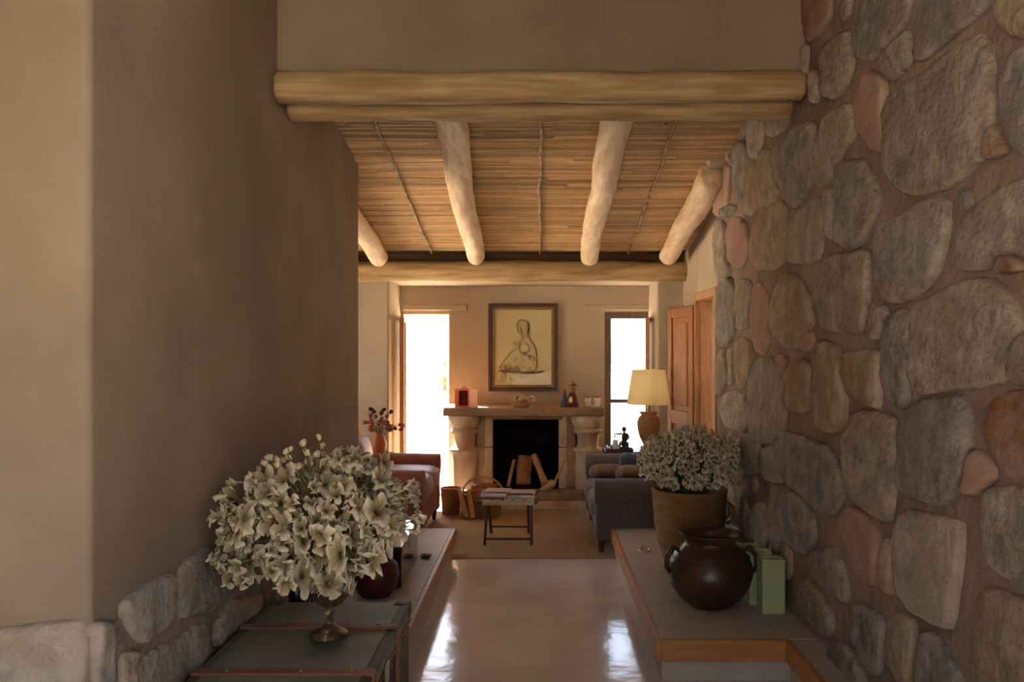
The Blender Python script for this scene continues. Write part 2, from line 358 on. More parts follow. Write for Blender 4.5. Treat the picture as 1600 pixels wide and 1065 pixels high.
# ------------------------------------------------------------------ stones
def chaikin(p, it=2):
    for _ in range(it):
        q = []
        for i in range(len(p)):
            a = p[i]; b = p[(i+1) % len(p)]
            w_ = .16 if _ == 0 else .24; q.append((a[0]*(1-w_)+b[0]*w_, a[1]*(1-w_)+b[1]*w_)); q.append((a[0]*w_+b[0]*(1-w_), a[1]*w_+b[1]*(1-w_)))
        p = q
    return p
def resample(p, n):
    L = [0]
    for i in range(len(p)): L.append(L[-1]+math.dist(p[i], p[(i+1) % len(p)]))
    out = []; j = 0
    for k in range(n):
        t = L[-1]*k/n
        while L[j+1] < t: j += 1
        u = (t-L[j])/max(L[j+1]-L[j], 1e-9); a = p[j % len(p)]; b = p[(j+1) % len(p)]
        out.append((a[0]+(b[0]-a[0])*u, a[1]+(b[1]-a[1])*u))
    return out
def stone(poly, to3, h, m, parent, seed, n=26):
    area = sum(poly[i][0]*poly[(i+1) % len(poly)][1]-poly[(i+1) % len(poly)][0]*poly[i][1] for i in range(len(poly)))
    if area < 0: poly = poly[::-1]
    p = resample(chaikin(poly), n)
    cx = sum(a for a, b in p)/n; cy = sum(b for a, b in p)/n
    sz = math.sqrt(abs(area)/2)
    inset = min(.035, sz*.14)
    v = []; f = []
    rings = ((0, -.03), (0, h*.1), (inset*.22, h*.72), (inset*.7, h*.96), (.45, h), (.72, h*1.05))
    for ri, (ins, hh) in enumerate(rings):
        for k, (a, b) in enumerate(p):
            r = math.hypot(a-cx, b-cy)+1e-9
            s_ = (1-ins) if ri >= 4 else max(.3, 1-ins/r)
            jit = 1+.05*noise.noise((a*14+seed, b*14, ri*.4))
            aa, bb_ = cx+(a-cx)*s_*jit, cy+(b-cy)*s_*jit
            hz = hh
            if ri >= 2: hz += h*.5*noise.noise((aa*8+seed*3.1, bb_*8, seed)) + h*.28*noise.noise((aa*24, bb_*24, seed))
            v.append(to3(aa, bb_, hz))
    for ri in range(len(rings)-1):
        for k in range(n):
            k2 = (k+1) % n
            f.append((ri*n+k, ri*n+k2, (ri+1)*n+k2, (ri+1)*n+k))
    v.append(to3(cx, cy, h*1.07+h*.3*noise.noise((cx*9+seed*3.1, cy*9, seed)))); last = len(v)-1; o = (len(rings)-1)*n
    for k in range(n): f.append((o+k, o+(k+1) % n, last))
    g = G(); g.add(v, f)
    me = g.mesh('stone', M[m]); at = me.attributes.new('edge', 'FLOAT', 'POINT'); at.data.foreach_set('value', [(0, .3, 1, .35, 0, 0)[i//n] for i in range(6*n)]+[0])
    return link('stone', me, parent)

def rough_sheet(u0, u1, v0, v1, du, to3, amp):
    nu = int((u1-u0)/du); nv = int((v1-v0)/du); v = []; f = []
    for i in range(nu+1):
        for j in range(nv+1):
            a = u0+(u1-u0)*i/nu; b = v0+(v1-v0)*j/nv
            v.append(to3(a, b, amp*noise.noise((a*6, b*6, 3))+amp*.5*noise.noise((a*19, b*19, 1))))
    for i in range(nu):
        for j in range(nv):
            k = i*(nv+1)+j; f.append((k, k+1, k+nv+2, k+nv+1))
    return v, f

XM = 1.298                                   # mortar face of the stone wall
R3 = lambda a, b, h: (XM-h, a, b)            # (depth, height) -> right wall
v, f = rough_sheet(.3, 6.54, 0, 3.6, .06, R3, .008)
g = G().add(v, f); g.box(XM+.015, 1.75, .3, 6.52, 0, 3.6)
wall_r = struct('wall_right', g, 'mortar', smooth=True)

def conv(poly, crop, s):
    return [(crop[0]+u/s, crop[1]+v/s) for u, v in poly]
def onright(x, y):
    d = XW*F/(x-843); return (d, H-(y-545)*d/F)
A = ((1250, 0), 3.043); B = ((1250, 340), 2.957); Cc = ((1200, 680), 2.765); D = ((1090, 160), 3.328); E = ((1090, 440), 3.328); P = ((0, 0), 1)
g_, b_, t_, p_, o_, l_ = 'st_grey', 'st_blue', 'st_tan', 'st_pink', 'st_orange', 'st_pale'
STONES = [
 (A, g_, [(805,170),(855,185),(885,330),(880,600),(840,740),(690,880),(480,930),(385,790),(380,560),(420,440),(620,310),(740,210)]),
 (A, p_, [(300,335),(345,350),(385,390),(375,560),(355,720),(300,700),(240,580),(250,450)]),
 (A, b_, [(1065,200),(990,240),(935,300),(935,600),(965,680),(1065,750),(1200,760),(1260,500),(1200,230)]),
 (A, b_, [(250,-60),(515,-60),(500,60),(440,150),(380,235),(310,285),(240,275),(235,150)]),
 (A, b_, [(535,-60),(860,-60),(870,30),(800,90),(680,190),(560,290),(520,280),(525,120)]),
 (A, t_, [(910,-60),(1120,-60),(1130,160),(1000,185),(940,140),(915,60)]),
 (A, g_, [(490,135),(510,260),(480,340),(420,385),(390,350),(395,230)]),
 (A, g_, [(220,130),(235,290),(200,400),(150,475),(90,460),(75,380),(80,250),(140,180)]),
 (A, p_, [(60,-60),(135,-60),(130,80),(100,120),(50,190),(10,200),(-10,-60)]),
 (A, b_, [(150,-50),(232,-50),(228,60),(190,110),(152,60)]),
 (A, g_, [(230,490),(235,660),(195,700),(120,870),(60,880),(55,700),(100,560),(160,510)]),
 (P, b_, [(1299,256),(1345,248),(1362,296),(1367,318),(1352,352),(1340,380),(1322,391),(1304,381),(1298,345),(1297,290)]),
 (A, t_, [(900,580),(935,680),(960,720),(900,760),(850,750),(870,650)]),
 (A, b_, [(740,890),(770,900),(790,960),(760,1010),(735,1000),(725,930)]),
 (P, g_, [(1530,310),(1565,287),(1650,258),(1650,417),(1595,402),(1562,392),(1550,420),(1517,421),(1493,423),(1479,412),(1480,384),(1500,345)]),
 (P, o_, [(1553,418),(1563,396),(1582,404),(1594,422),(1556,430)]),
 (P, b_, [(1376,348),(1434,319),(1468,307),(1472,340),(1465,390),(1458,424),(1440,445),(1415,468),(1388,470),(1370,458),(1364,410),(1365,370)]),
 (B, g_, [(90,180),(180,165),(300,155),(290,300),(275,520),(250,535),(120,520),(70,480),(60,340)]),
 (B, g_, [(310,400),(350,390),(375,420),(370,500),(340,570),(305,530),(295,450)]),
 (B, b_, [(400,445),(450,425),(485,440),(485,700),(475,870),(445,885),(375,840),(360,700),(370,560)]),
 (B, g_, [(497,410),(600,360),(720,300),(820,280),(920,330),(970,420),(988,520),(935,640),(930,740),(830,770),(700,790),(520,820),(495,700),(495,550)]),
 (B, g_, [(1000,545),(1060,520),(1140,540),(1140,760),(990,775),(950,740),(950,620)]),
 (B, t_, [(60,590),(100,570),(170,610),(170,720),(190,860),(180,980),(100,995),(65,960),(45,850),(50,700)]),
 (B, t_, [(200,625),(290,610),(355,610),(352,750),(352,880),(320,875),(230,840),(183,750),(183,660)]),
 (P, b_, [(1416,631),(1453,624),(1500,617),(1506,650),(1503,690),(1504,727),(1486,760),(1475,785),(1450,787),(1417,778),(1399,756),(1400,700),(1405,660)]),
 (P, o_, [(1537,627),(1564,614),(1590,610),(1650,620),(1650,752),(1570,748),(1552,725),(1540,705),(1530,670)]),
 (P, g_, [(1326,648),(1351,643),(1385,651),(1395,665),(1391,735),(1392,775),(1381,817),(1370,810),(1323,778),(1312,741),(1315,690)]),
 (B, l_, [(1020,320),(1100,290),(1110,390),(1060,400),(1015,350)]),
 (Cc, b_, [(30,-20),(120,0),(240,50),(280,140),(305,240),(300,300),(265,355),(200,320),(100,230),(50,170)]),
 (Cc, p_, [(300,370),(330,300),(400,340),(465,440),(455,560),(445,650),(390,620),(340,500)]),
 (Cc, l_, [(530,370),(590,325),(700,350),(825,380),(800,520),(785,680),(770,830),(690,815),(540,710),(530,560)]),
 (Cc, g_, [(910,240),(1000,220),(1180,230),(1180,700),(1106,670),(960,590),(910,540),(905,400)]),
 (Cc, t_, [(890,670),(960,660),(1106,720),(1180,750),(1180,1150),(900,1150),(870,1000),(870,800)]),
 (Cc, b_, [(640,860),(680,845),(760,940),(800,1040),(830,1150),(630,1150),(622,1000)]),
 (Cc, t_, [(500,800),(550,760),(600,790),(612,880),(608,1000),(580,1100),(550,1080),(500,960)]),
 (Cc, b_, [(350,750),(380,720),(470,790),(475,900),(465,1010),(430,1040),(380,950),(345,850)]),
 (Cc, g_, [(180,500),(270,480),(310,570),(330,640),(330,720),(300,715),(170,590)]),
 (Cc, t_, [(473,450),(520,440),(520,560),(515,700),(473,660),(468,560)]),
 (Cc, g_, [(120,630),(170,620),(240,720),(265,780),(260,870),(220,860),(140,760)]),
 (Cc, b_, [(250,910),(310,880),(360,950),(400,1065),(380,1150),(280,1120),(240,1000)]),
 (Cc, b_, [(40,260),(100,240),(170,330),(190,420),(160,520),(100,500),(40,400)]),
 (Cc, p_, [(850,100),(880,60),(930,100),(955,180),(880,260),(825,250)]),
 (D, b_, [(380,200),(450,150),(560,100),(590,130),(585,330),(560,450),(500,545),(470,540),(420,450),(385,330)]),
 (D, t_, [(300,260),(370,240),(383,390),(415,470),(380,520),(310,560),(303,400)]),
 (D, g_, [(245,60),(330,60),(320,200),(290,290),(250,280),(243,170)]),
 (D, g_, [(340,50),(470,50),(445,130),(380,180),(342,170)]),
 (D, g_, [(120,50),(170,50),(170,200),(163,310),(130,300),(110,180)]),
 (D, g_, [(185,50),(235,50),(230,180),(200,195),(180,130)]),
 (D, b_, [(185,205),(240,210),(238,320),(215,500),(180,520),(168,400),(172,280)]),
 (D, t_, [(265,310),(295,330),(297,560),(260,590),(225,570),(238,420)]),
 (D, p_, [(100,320),(155,330),(155,510),(100,590),(75,580),(75,420)]),
 (D, p_, [(160,610),(205,590),(250,660),(250,800),(200,870),(160,830),(135,700)]),
 (D, t_, [(270,650),(330,580),(430,500),(447,560),(436,820),(390,860),(300,880),(265,800)]),
 (D, g_, [(460,600),(520,560),(600,490),(630,520),(630,750),(590,830),(500,840),(452,820),(452,700)]),
 (D, g_, [(78,610),(125,620),(135,720),(150,820),(155,900),(110,940),(80,850)]),
 (D, g_, [(642,470),(680,440),(690,690),(652,710),(642,600)]),
 (D, b_, [(130,530),(190,540),(170,580),(130,605),(105,590)]),
 (E, b_, [(95,20),(150,-40),(180,40),(180,280),(130,350),(90,310),(85,150)]),
 (E, g_, [(195,-10),(262,-10),(262,230),(195,260),(193,100)]),
 (E, p_, [(280,0),(320,20),(355,80),(360,330),(320,380),(280,350),(270,200)]),
 (E, t_, [(400,20),(440,-50),(520,0),(560,100),(580,200),(540,280),(500,350),(440,340),(380,270),(368,150)]),
 (E, t_, [(180,310),(230,290),(275,330),(265,500),(240,570),(190,530)]),
 (E, g_, [(125,600),(170,560),(245,600),(245,740),(225,785),(130,750),(105,680)]),
 (E, g_, [(280,420),(350,390),(430,480),(437,620),(437,780),(380,830),(310,830),(260,760),(260,550)]),
 (E, t_, [(460,430),(520,400),(580,440),(582,560),(560,660),(510,690),(450,650),(442,560)]),
 (E, t_, [(90,380),(130,340),(135,520),(100,600),(80,560)]),
 (E, g_, [(145,360),(174,340),(174,530),(145,540)]),
 (E, p_, [(520,290),(570,250),(588,300),(575,360),(530,360)]),
 (E, g_, [(320,870),(370,850),(400,960),(420,1050),(340,1030),(310,960)]),
 (E, g_, [(200,795),(290,785),(306,860),(298,1000),(230,1000),(200,900)]),
 (E, p_, [(410,370),(450,400),(440,470),(400,440)]),
]
rng = random.Random(4)
traced = []
def shrink(poly, k=1.05):
    cx = sum(a for a, b in poly)/len(poly); cy = sum(b for a, b in poly)/len(poly)
    return [(cx+(a-cx)*k, cy+(b-cy)*k) for a, b in poly]
for i, (cr, m_, poly) in enumerate(STONES):
    q = [onright(*p) for p in conv(poly, *cr)]
    traced.append(q)
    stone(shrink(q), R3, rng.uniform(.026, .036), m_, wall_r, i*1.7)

def inside(p, poly):
    r = False; j = len(poly)-1
    for i in range(len(poly)):
        a, b = poly[i]; c, d = poly[j]
        if (b > p[1]) != (d > p[1]) and p[0] < (c-a)*(p[1]-b)/(d-b)+a: r = not r
        j = i
    return r
def voronoi(seeds, i, R, gap):
    cx, cy = seeds[i]; poly = [(cx-R, cy-R), (cx+R, cy-R), (cx+R, cy+R), (cx-R, cy+R)]
    for j, (a, b) in enumerate(seeds):
        if j == i or math.dist((a, b), (cx, cy)) > 2*R: continue
        mx_, my = (a+cx)/2, (b+cy)/2; nx, ny = a-cx, b-cy; L = math.hypot(nx, ny); nx /= L; ny /= L
        mx_ -= nx*gap; my -= ny*gap; out = []
        for k in range(len(poly)):
            p = poly[k]; q = poly[(k+1) % len(poly)]
            dp = (p[0]-mx_)*nx+(p[1]-my)*ny; dq = (q[0]-mx_)*nx+(q[1]-my)*ny
            if dp <= 0: out.append(p)
            if (dp < 0) != (dq < 0):
                t = dp/(dp-dq); out.append((p[0]+(q[0]-p[0])*t, p[1]+(q[1]-p[1])*t))
        poly = out
        if len(poly) < 3: return []
    return poly
def fill(u0, u1, v0, v1, su, sv, to3, parent, avoid, seed, h=(.026, .036)):
    r = random.Random(seed); seeds = []
    nu = int((u1-u0)/su); nv = int((v1-v0)/sv)
    for i in range(nu+1):
        for j in range(nv+1):
            seeds.append((u0+su*(i+(.5 if j % 2 else 0))+r.uniform(-.3, .3)*su, v0+sv*j+r.uniform(-.3, .3)*sv))
    for i, s_ in enumerate(seeds):
        if not (u0 < s_[0] < u1 and v0 < s_[1] < v1): continue
        cell = voronoi(seeds, i, max(su, sv)*1.3, .018)
        if len(cell) < 3: continue
        cell = [(min(max(a, u0), u1), min(max(b, v0), v1)) for a, b in cell]
        for k in (1, .85, .7, .55, .42):
            q = shrink(cell, k); chk = resample(q, 24)+[s_]
            if any(inside(p, t) for t in avoid for p in chk) or any(inside(p, q) for t in avoid for p in t): continue
            m_ = r.choice([g_, g_, b_, t_, t_, p_, g_])
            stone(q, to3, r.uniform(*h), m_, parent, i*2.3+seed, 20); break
fill(.45, 6.5, .22, 3.5, .27, .25, R3, wall_r, traced, 11)

# stone dado of the left pier
L3 = lambda a, b, h: (-XW-.004+h, a, b)
F3 = lambda a, b, h: (a, 2.53+.004-h, b)
def onleft(x, y):
    d = -XW*F/(x-843); return (d, H-(y-545)*d/F)
dl = ((0, 820), 3.556)
dado = bpy.data.objects.new('wall_left_dado', None); C.objects.link(dado); dado['kind'] = 'structure'
v, f = rough_sheet(2.53, 6.28, 0, .74, .06, lambda a, b, h: (-XW+.006+h*.6, a, b), .008); 
v2, f2 = rough_sheet(-3.2, -XW+.004, 0, .74, .06, lambda a, b, h: (a, 2.53-.006-h*.6, b), .008)
G().add(v, [q[::-1] for q in f]).add(v2, f2).build('mortar', 'mortar', dado, smooth=True)
lt = []
for i, (m_, poly) in enumerate([
 (l_, [(494,530),(590,530),(640,600),(640,680),(610,800),(600,930),(494,930)]),
 (l_, [(650,430),(720,380),(850,290),(940,255),(962,330),(946,500),(900,600),(760,670),(700,620),(660,540)]),
 (g_, [(968,290),(1000,220),(1130,100),(1200,190),(1250,330),(1200,440),(1130,500),(1000,530),(966,500)]),
 (g_, [(750,780),(800,700),(950,630),(1110,530),(1150,560),(1160,740),(1100,800),(1050,871),(900,980),(760,980),(740,880)]),
 (t_, [(1165,620),(1200,500),(1290,390),(1420,370),(1430,480),(1300,600),(1190,700)]),
 (t_, [(650,700),(735,690),(735,760),(725,871),(640,980),(630,800)])]):
    q = [onleft(*p) for p in conv(poly, *dl)]; lt.append(q)
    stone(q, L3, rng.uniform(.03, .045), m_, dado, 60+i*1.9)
fill(2.6, 6.2, .02, .82, .4, .36, L3, dado, lt, 23, (.03, .045))
q = [((x-843)*2.53/F, H-(y-545)*2.53/F) for x, y in conv([(-260,600),(-60,565),(150,555),(260,528),(440,522),(486,545),(490,760),(486,980),(200,1020),(-220,1000)], *dl)]
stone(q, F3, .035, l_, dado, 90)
fill(-3.2, -1.3, .02, .83, .3, .28, F3, dado, [q], 31, (.03, .045))

# ------------------------------------------------------------------ logs: lintel, far beam, rafters
def log(p0, p1, r0, r1, seed, n=20, seg=26, bend=.012, wob=.16):
    p0 = Vector(p0); p1 = Vector(p1); pts = []; rad = []
    for i in range(seg+1):
        t = i/seg; p = p0.lerp(p1, t)
        p = p+Vector((noise.noise((t*2.2, seed, 0)), noise.noise((t*2.2, seed, 5)), noise.noise((t*2.2, seed, 9))))*bend
        r = (r0+(r1-r0)*t)*(1+.07*noise.noise((t*7, seed, 2)))
        pts.append(p); rad.append(r)
    e = .35*r0; d0 = (p0-p1).normalized()
    pts = [pts[0]+d0*e*.7]+pts+[pts[-1]-d0*e*.7]; rad = [rad[0]*.72]+rad+[rad[-1]*.72]
    return G().tube(pts, rad, n, wob, seed)
lin_ = struct('lintel', log((-1.25, 4.31, 2.805), (1.26, 4.31, 2.815), .077, .072, 2, bend=.02), 'log', smooth=True)
struct('lintel_log', log((-1.25, 4.52, 2.765), (1.25, 4.52, 2.77), .066, .066, 7), 'log', lin_, smooth=True)
struct('beam_far', log((-3.3, 8.58, 2.292), (1.41, 8.58, 2.292), .098, .098, 5, bend=.015, seg=44), 'log', smooth=True)

zc = lambda d: 2.475+.168*(8.45-d)
ceil = struct('ceiling', G().add([(-3.4,4.6,zc(4.6)+.03),(1.6,4.6,zc(4.6)+.03),(1.6,8.9,zc(8.9)+.03),(-3.4,8.9,zc(8.9)+.03),
        (-3.4,4.6,zc(4.6)+.2),(1.6,4.6,zc(4.6)+.2),(1.6,8.9,zc(8.9)+.2),(-3.4,8.9,zc(8.9)+.2)],
        [(0,3,2,1),(4,5,6,7),(0,1,5,4),(1,2,6,5),(2,3,7,6),(3,0,4,7)]), 'gap_shade')
rr = random.Random(3); g = G(); d = 4.75
while d < 8.44:
    r = rr.uniform(.006, .0135); x = -3.3+rr.uniform(-.3, 0)
    while x < 1.38:
        L = rr.uniform(.9, 2.4); x1 = min(x+L, 1.42); pts = []
        for k in range(5):
            xx = x+(x1-x)*k/4; dd = d+.02*noise.noise((xx*1.4, d*7, 0))
            pts.append((xx, dd, zc(dd)+.014-r*.6+.012*noise.noise((xx*1.1, d*9, 4))))
        g.tube(pts, r, 6, cap=False); x = x1+rr.uniform(-.04, .02)
    d += r*2.02
g.build('reed_matting', 'reed', ceil, smooth=True, kind='stuff')
for X in (-2.0, -1.02, .005, .845):
    g = G(); pts = []
    for k in range(60):
        dd = 4.8+3.72*k/59
        pts.append((X+.02*noise.noise((dd*2, X, 1)), dd, zc(dd)-.012))
    g.tube(pts, [.011+.004*math.sin(k*2.1) for k in range(60)], 6)
    g.build('binding_reed', 'reed_tie', ceil, smooth=True)
struct('trim_gap_shade', G().box(-3.3, 1.41, 8.68, 8.76, 2.3, 2.62), 'gap_shade', bevel=.006)  # dark board added to stand in for the shaded gap over the beam
for i, (X, xe) in enumerate(((-2.5, -2.45), (-1.50, -1.49), (-.56, -.585), (.47, .455), (1.24, 1.20))):
    y0 = 6.25 if X > 1 else 4.75
    struct('rafter', log((1.2 if X > 1 else X, y0, zc(y0)-.095), (xe, 8.36, zc(8.36)-.085), .1, .083, 20+i*3, seg=40, bend=.02 if X > 1 else .05, wob=.1), 'rafter', ceil, smooth=True)
struct('wall_return', G().box(1.165, 1.6, 6.2, 6.56, 2.80, 3.6), 'plaster_far', bevel=.02)

# ------------------------------------------------------------------ windows and doorway
def frame_rect(x0, x1, z0, z1, y0, y1, t, sill=None):
    g = G().box(x0, x0+t, y0, y1, z0, z1).box(x1-t, x1, y0, y1, z0, z1).box(x0+t, x1-t, y0, y1, z1-t, z1)
    if sill: g.box(x0+t, x1-t, y0, y1, z0, z0+sill)
    return g
def leaf(parent, hinge, ang, wdt, z0, z1, m, rail=None, flip=1):
    e = bpy.data.objects.new('casement', None); C.objects.link(e); e.parent = parent; e.location = hinge; e.rotation_euler = (0, 0, ang)
    x0, x1 = (0, wdt) if flip > 0 else (-wdt, 0)
    g = frame_rect(x0, x1, z0, z1, -.02, .02, .045, .06)
    if rail: g.box(x0+.04, x1-.04, -.02, .02, rail, rail+.05)
    g.build('sash', m, e, bevel=.004)
    G().box(x0+.04, x1-.04, -.003, .003, z0+.05, z1-.04).build('pane', 'glass', e)
    return e
w1 = struct('window_1', frame_rect(WL[0], WL[1]+.02, 0, WT+.01, 9.45, 9.52, .035, .03), 'wood_frame', bevel=.004)
leaf(w1, (-1.425, 9.445, 0), math.radians(-84), .5, .03, 1.87, 'wood_frame')
w2 = struct('window_2', frame_rect(WR[0], WR[1], 0, WT, 9.45, 9.52, .07, .03), 'wood_grey', bevel=.004)
leaf(w2, (1.165, 9.445, 0), math.radians(80), .5, .03, 1.87, 'wood_frame', flip=-1)
struct('transom_bar', G().box(.73, 1.155, 9.465, 9.505, .98, 1.02), 'wood_grey', w2, bevel=.004)
struct('pane', G().box(.73, 1.155, 9.482, 9.488, .03, .98), 'glass', w2)
w3 = struct('window_added', G().box(-3.5, -3.42, 6.3, 6.35, .3, 2.3).box(-3.5, -3.42, 8.4, 8.45, .3, 2.3).box(-3.5, -3.42, 6.35, 8.4, 2.25, 2.3)
            .box(-3.5, -3.42, 6.35, 8.4, .3, .35).box(-3.5, -3.42, 7.34, 7.4, .35, 2.25), 'wood_frame')
struct('pane', G().box(-3.463, -3.457, 6.35, 8.4, .35, 2.25), 'glass', w3)
d1 = struct('door_1', G().box(1.37, 1.52, 7.0, 7.07, 0, 2.04).box(1.37, 1.52, 7.90, 7.95, 0, 2.04).box(1.42, 1.47, 7.86, 7.90, 0, 2.0).box(1.37, 1.52, 7.07, 7.88, 1.97, 2.04), 'wood_frame', bevel=.006)
lf = bpy.data.objects.new('door_leaf', None); C.objects.link(lf); lf.parent = d1
lf.location = (1.375, 7.95, 0); lf.rotation_euler = (0, 0, math.radians(104))
g = frame_rect(0, .58, .02, 1.93, -.02, .02, .09, .16); g.box(.09, .49, -.02, .02, .86, .98)
g.build('rail', 'wood_door', lf, bevel=.006)
for z0, z1 in ((.18, .86), (.98, 1.84)):
    G().box(.09, .49, -.008, .008, z0, z1).box(.14, .44, -.016, .016, z0+.05, z1-.05).build('door_panel', 'wood_door', lf, bevel=.006)

# ------------------------------------------------------------------ outside
struct('ground_outside', G().box(-40, 40, 9.54, 60, -.3, -.02).box(1.9, 40, -40, 9.72, -.3, -.02).box(-40, -3.6, -40, 9.72, -.3, -.02).box(-3.6, 1.9, -40, -2.4, -.3, -.02), 'sand')
struct('wall_light_block', G().box(2.5, 2.7, 5.5, 9.4, -.05, 2.6).box(1.75, 2.5, 5.5, 5.7, -.05, 2.6), 'plaster_far')  # wall added outside the right doorway to cut the sky light
rs = random.Random(8)
for i, (x, y, s_) in enumerate(((-5.2, 30, 1.5), (-3.6, 34, 2.1), (3.2, 31, 1.3), (4.4, 36, 2.0))):
    lab = ('rounded pale green shrub at the far side of the yard seen through the left window', 'taller rounded shrub behind the pale green one outside the left window',
           'small rounded shrub in the yard outside the right window', 'large rounded shrub at the right end of the yard behind the small one')[i]
    t = thing('garden_shrub', lab, 'shrub', (x, y, -.02), 0, 'shrubs in the yard')
    g = G()
    for k in range(260):
        u = Vector((rs.gauss(0, 1), rs.gauss(0, 1), rs.gauss(0, 1))).normalized()*rs.uniform(.7, 1)
        c = Vector((u.x*s_*.6, u.y*s_*.6, s_*.62+u.z*s_*.5)); L = s_*.14
        a = Vector((rs.gauss(0, 1), rs.gauss(0, 1), rs.gauss(0, 1))).normalized(); b = a.orthogonal().normalized()
        g.add([c-a*L, c+b*L*.4, c+a*L, c-b*L*.4], [(0, 1, 2, 3)])
    g.build('foliage', 'shrub', t, kind='stuff')
    G().tube([(0, 0, 0), (0, .02, s_*.6)], [.07, .03], 8).build('stem', 'firewood', t)

# ------------------------------------------------------------------ fireplace
fp = thing('fireplace', 'carved warm stone fireplace with round columns and a mantel slab against the far wall', 'fireplace', (-.157, 8.85, 0))
fx = -.157
def fpb(name, g, m, **k): return g.build(name, m, fp, **k)
fpb('mantel_shelf', G().box(-.785, .785, -.13, .57, .895, .975), 'mantel', bevel=.014)
fpb('hearth', G().box(-.70, .76, -.24, .1, 0, .085), 'fire_stone', bevel=.012)
fpb('hearth_slab', G().box(-.62, .72, -.2, .57, .085, .17), 'mantel', bevel=.012)
fpb('lintel_stone', G().box(-.34, .38, -.02, .3, .855, .895), 'mantel', bevel=.01)
fpb('firebox', G().box(-.32, .36, .3, .36, .17, .9).box(-.35, -.30, .02, .34, .17, .9).box(.345, .39, .02, .34, .17, .9).box(-.32, .36, .02, .34, .86, .9).box(-.3, .345, .0, .3, .165, .176), 'soot')
rs = random.Random(5)
for s_, xo in ((-1, -.303), (1, .347)):
    z = .17; a, b = sorted((xo, xo+s_*.085))
    for hgt in (.41, .312):
        fpb('jamb_stone', G().box(a, b, -.012, .56, z+.002, z+hgt-.002), 'fire_stone', bevel=.014); z += hgt
    a, b = sorted((xo+s_*.08, xo+s_*.17)); fpb('jamb_backing', G().box(a, b, .06, .56, .17, .893), 'fire_stone', bevel=.01)
for X in (-.585, .635):
    prof = [(.0,0),(.155,0),(.16,.06),(.145,.10),(.13,.13),(.122,.22),(.126,.35),(.124,.50),(.128,.53),(.152,.545),(.152,.568),(.11,.582),(.106,.64),(.108,.71),(.14,.725),(.146,.748),(.128,.77)]
    fpb('column_shaft', G().lathe(prof, 30, (X, .03, .0), .04), 'fire_stone', smooth=True)
    fpb('column_capital', G().lathe([(.12,.765),(.136,.79),(.152,.82),(.162,.85),(.168,.893)], 30, (X, .03, 0), .10), 'fire_stone', smooth=True)
    fpb('column_backing', G().box(X-.1, X+.1, .1, .565, 0, .893), 'fire_stone', bevel=.01)

rs = random.Random(12)
def firelog(name, p0, p1, r, m, label, seed):
    p0 = Vector(p0); p1 = Vector(p1)
    loc = Vector((p0.x, p0.y, p0.z)); g = G(); pts = [(p1-p0)*(k/7) for k in range(8)]
    g.tube(pts, [r*(1+.1*noise.noise((k, seed, 0))) for k in range(8)], 9, .25, seed)
    o = g.build(name, m, None, smooth=True); o.location = loc
    return tag(o, label, 'firewood', 'logs leaning in the fireplace')
firelog('firewood_log', (-.315, 8.93, .178), (-.255, 8.99, .44), .017, 'firewood_pale', 'thin pale stick leaning at the left of the fireplace logs', 1)
firelog('firewood_log', (-.165, 8.96, .19), (-.15, 9.06, .46), .075, 'firewood', 'thick reddish log standing upright in the middle of the fireplace', 2)
firelog('firewood_log', (.06, 8.92, .2), (-.06, 9.05, .48), .036, 'firewood_pale', 'pale bent log leaning at the right of the reddish one', 3)
firelog('firewood_log', (.03, 8.97, .19), (.13, 8.9, .23), .03, 'firewood_pale', 'short pale log lying at the foot of the bent one in the fireplace', 4)

t = thing('hearth_brush', 'pale straw hearth brush leaning on the right jamb of the fireplace', 'brush', (.13, 8.72, .17))
G().tube([(.02, .0, .09), (.07, .045, .19), (.115, .08, .29)], [.013, .012, .010], 8).build('handle', 'firewood_pale', t, smooth=True)
G().tube([(-.12, -.03, .012), (-.05, -.02, .035), (.0, -.01, .07), (.025, .0, .1)], [.02, .032, .034, .016], 10).build('bristles', 'wicker_pale', t, smooth=True)

# ------------------------------------------------------------------ baskets by the hearth
def basket(t, r, h, m, rings=6, flare=1.25, parent_kind=None):
    n = 28; prof = [(r*(1+(flare-1)*k/rings), h*k/rings) for k in range(rings+1)]
    inner = [(q*.9, z) for q, z in reversed(prof)]; inner[-1] = (inner[-1][0], .012)
    G().lathe([(.001, 0)]+prof+inner+[(.001, .012)], n, closed=False).build('body', m, t, smooth=True)
    g = G()
    for k in range(rings*2+1):
        z = h*k/(rings*2); rr_ = r*(1+(flare-1)*z/h)*1.01
        g.tube([(rr_*math.cos(a), rr_*math.sin(a), z+.004*(1 if q % 2 else -1)) for q, a in enumerate([2*PI*i/n for i in range(n+1)])], .006, 5, cap=False)
    g.build('weave', m, t, smooth=True, kind='stuff')
    rt = r*flare
    G().tube([(rt*math.cos(2*PI*i/n), rt*math.sin(2*PI*i/n), h) for i in range(n+1)], .011, 6, cap=False).build('rim', m, t, smooth=True)
bl = (-.53, 8.34, .008)
t = thing('firewood_basket', 'brown wicker firewood basket with arched handle in front of the left hearth column', 'basket', bl)
basket(t, .155, .2, 'wicker', flare=1.22)
G().tube([(.185*math.cos(a), .02, .2+.15*math.sin(a)) for a in [PI*k/16 for k in range(17)]], .011, 8).build('handle', 'wicker_pale', t, smooth=True)
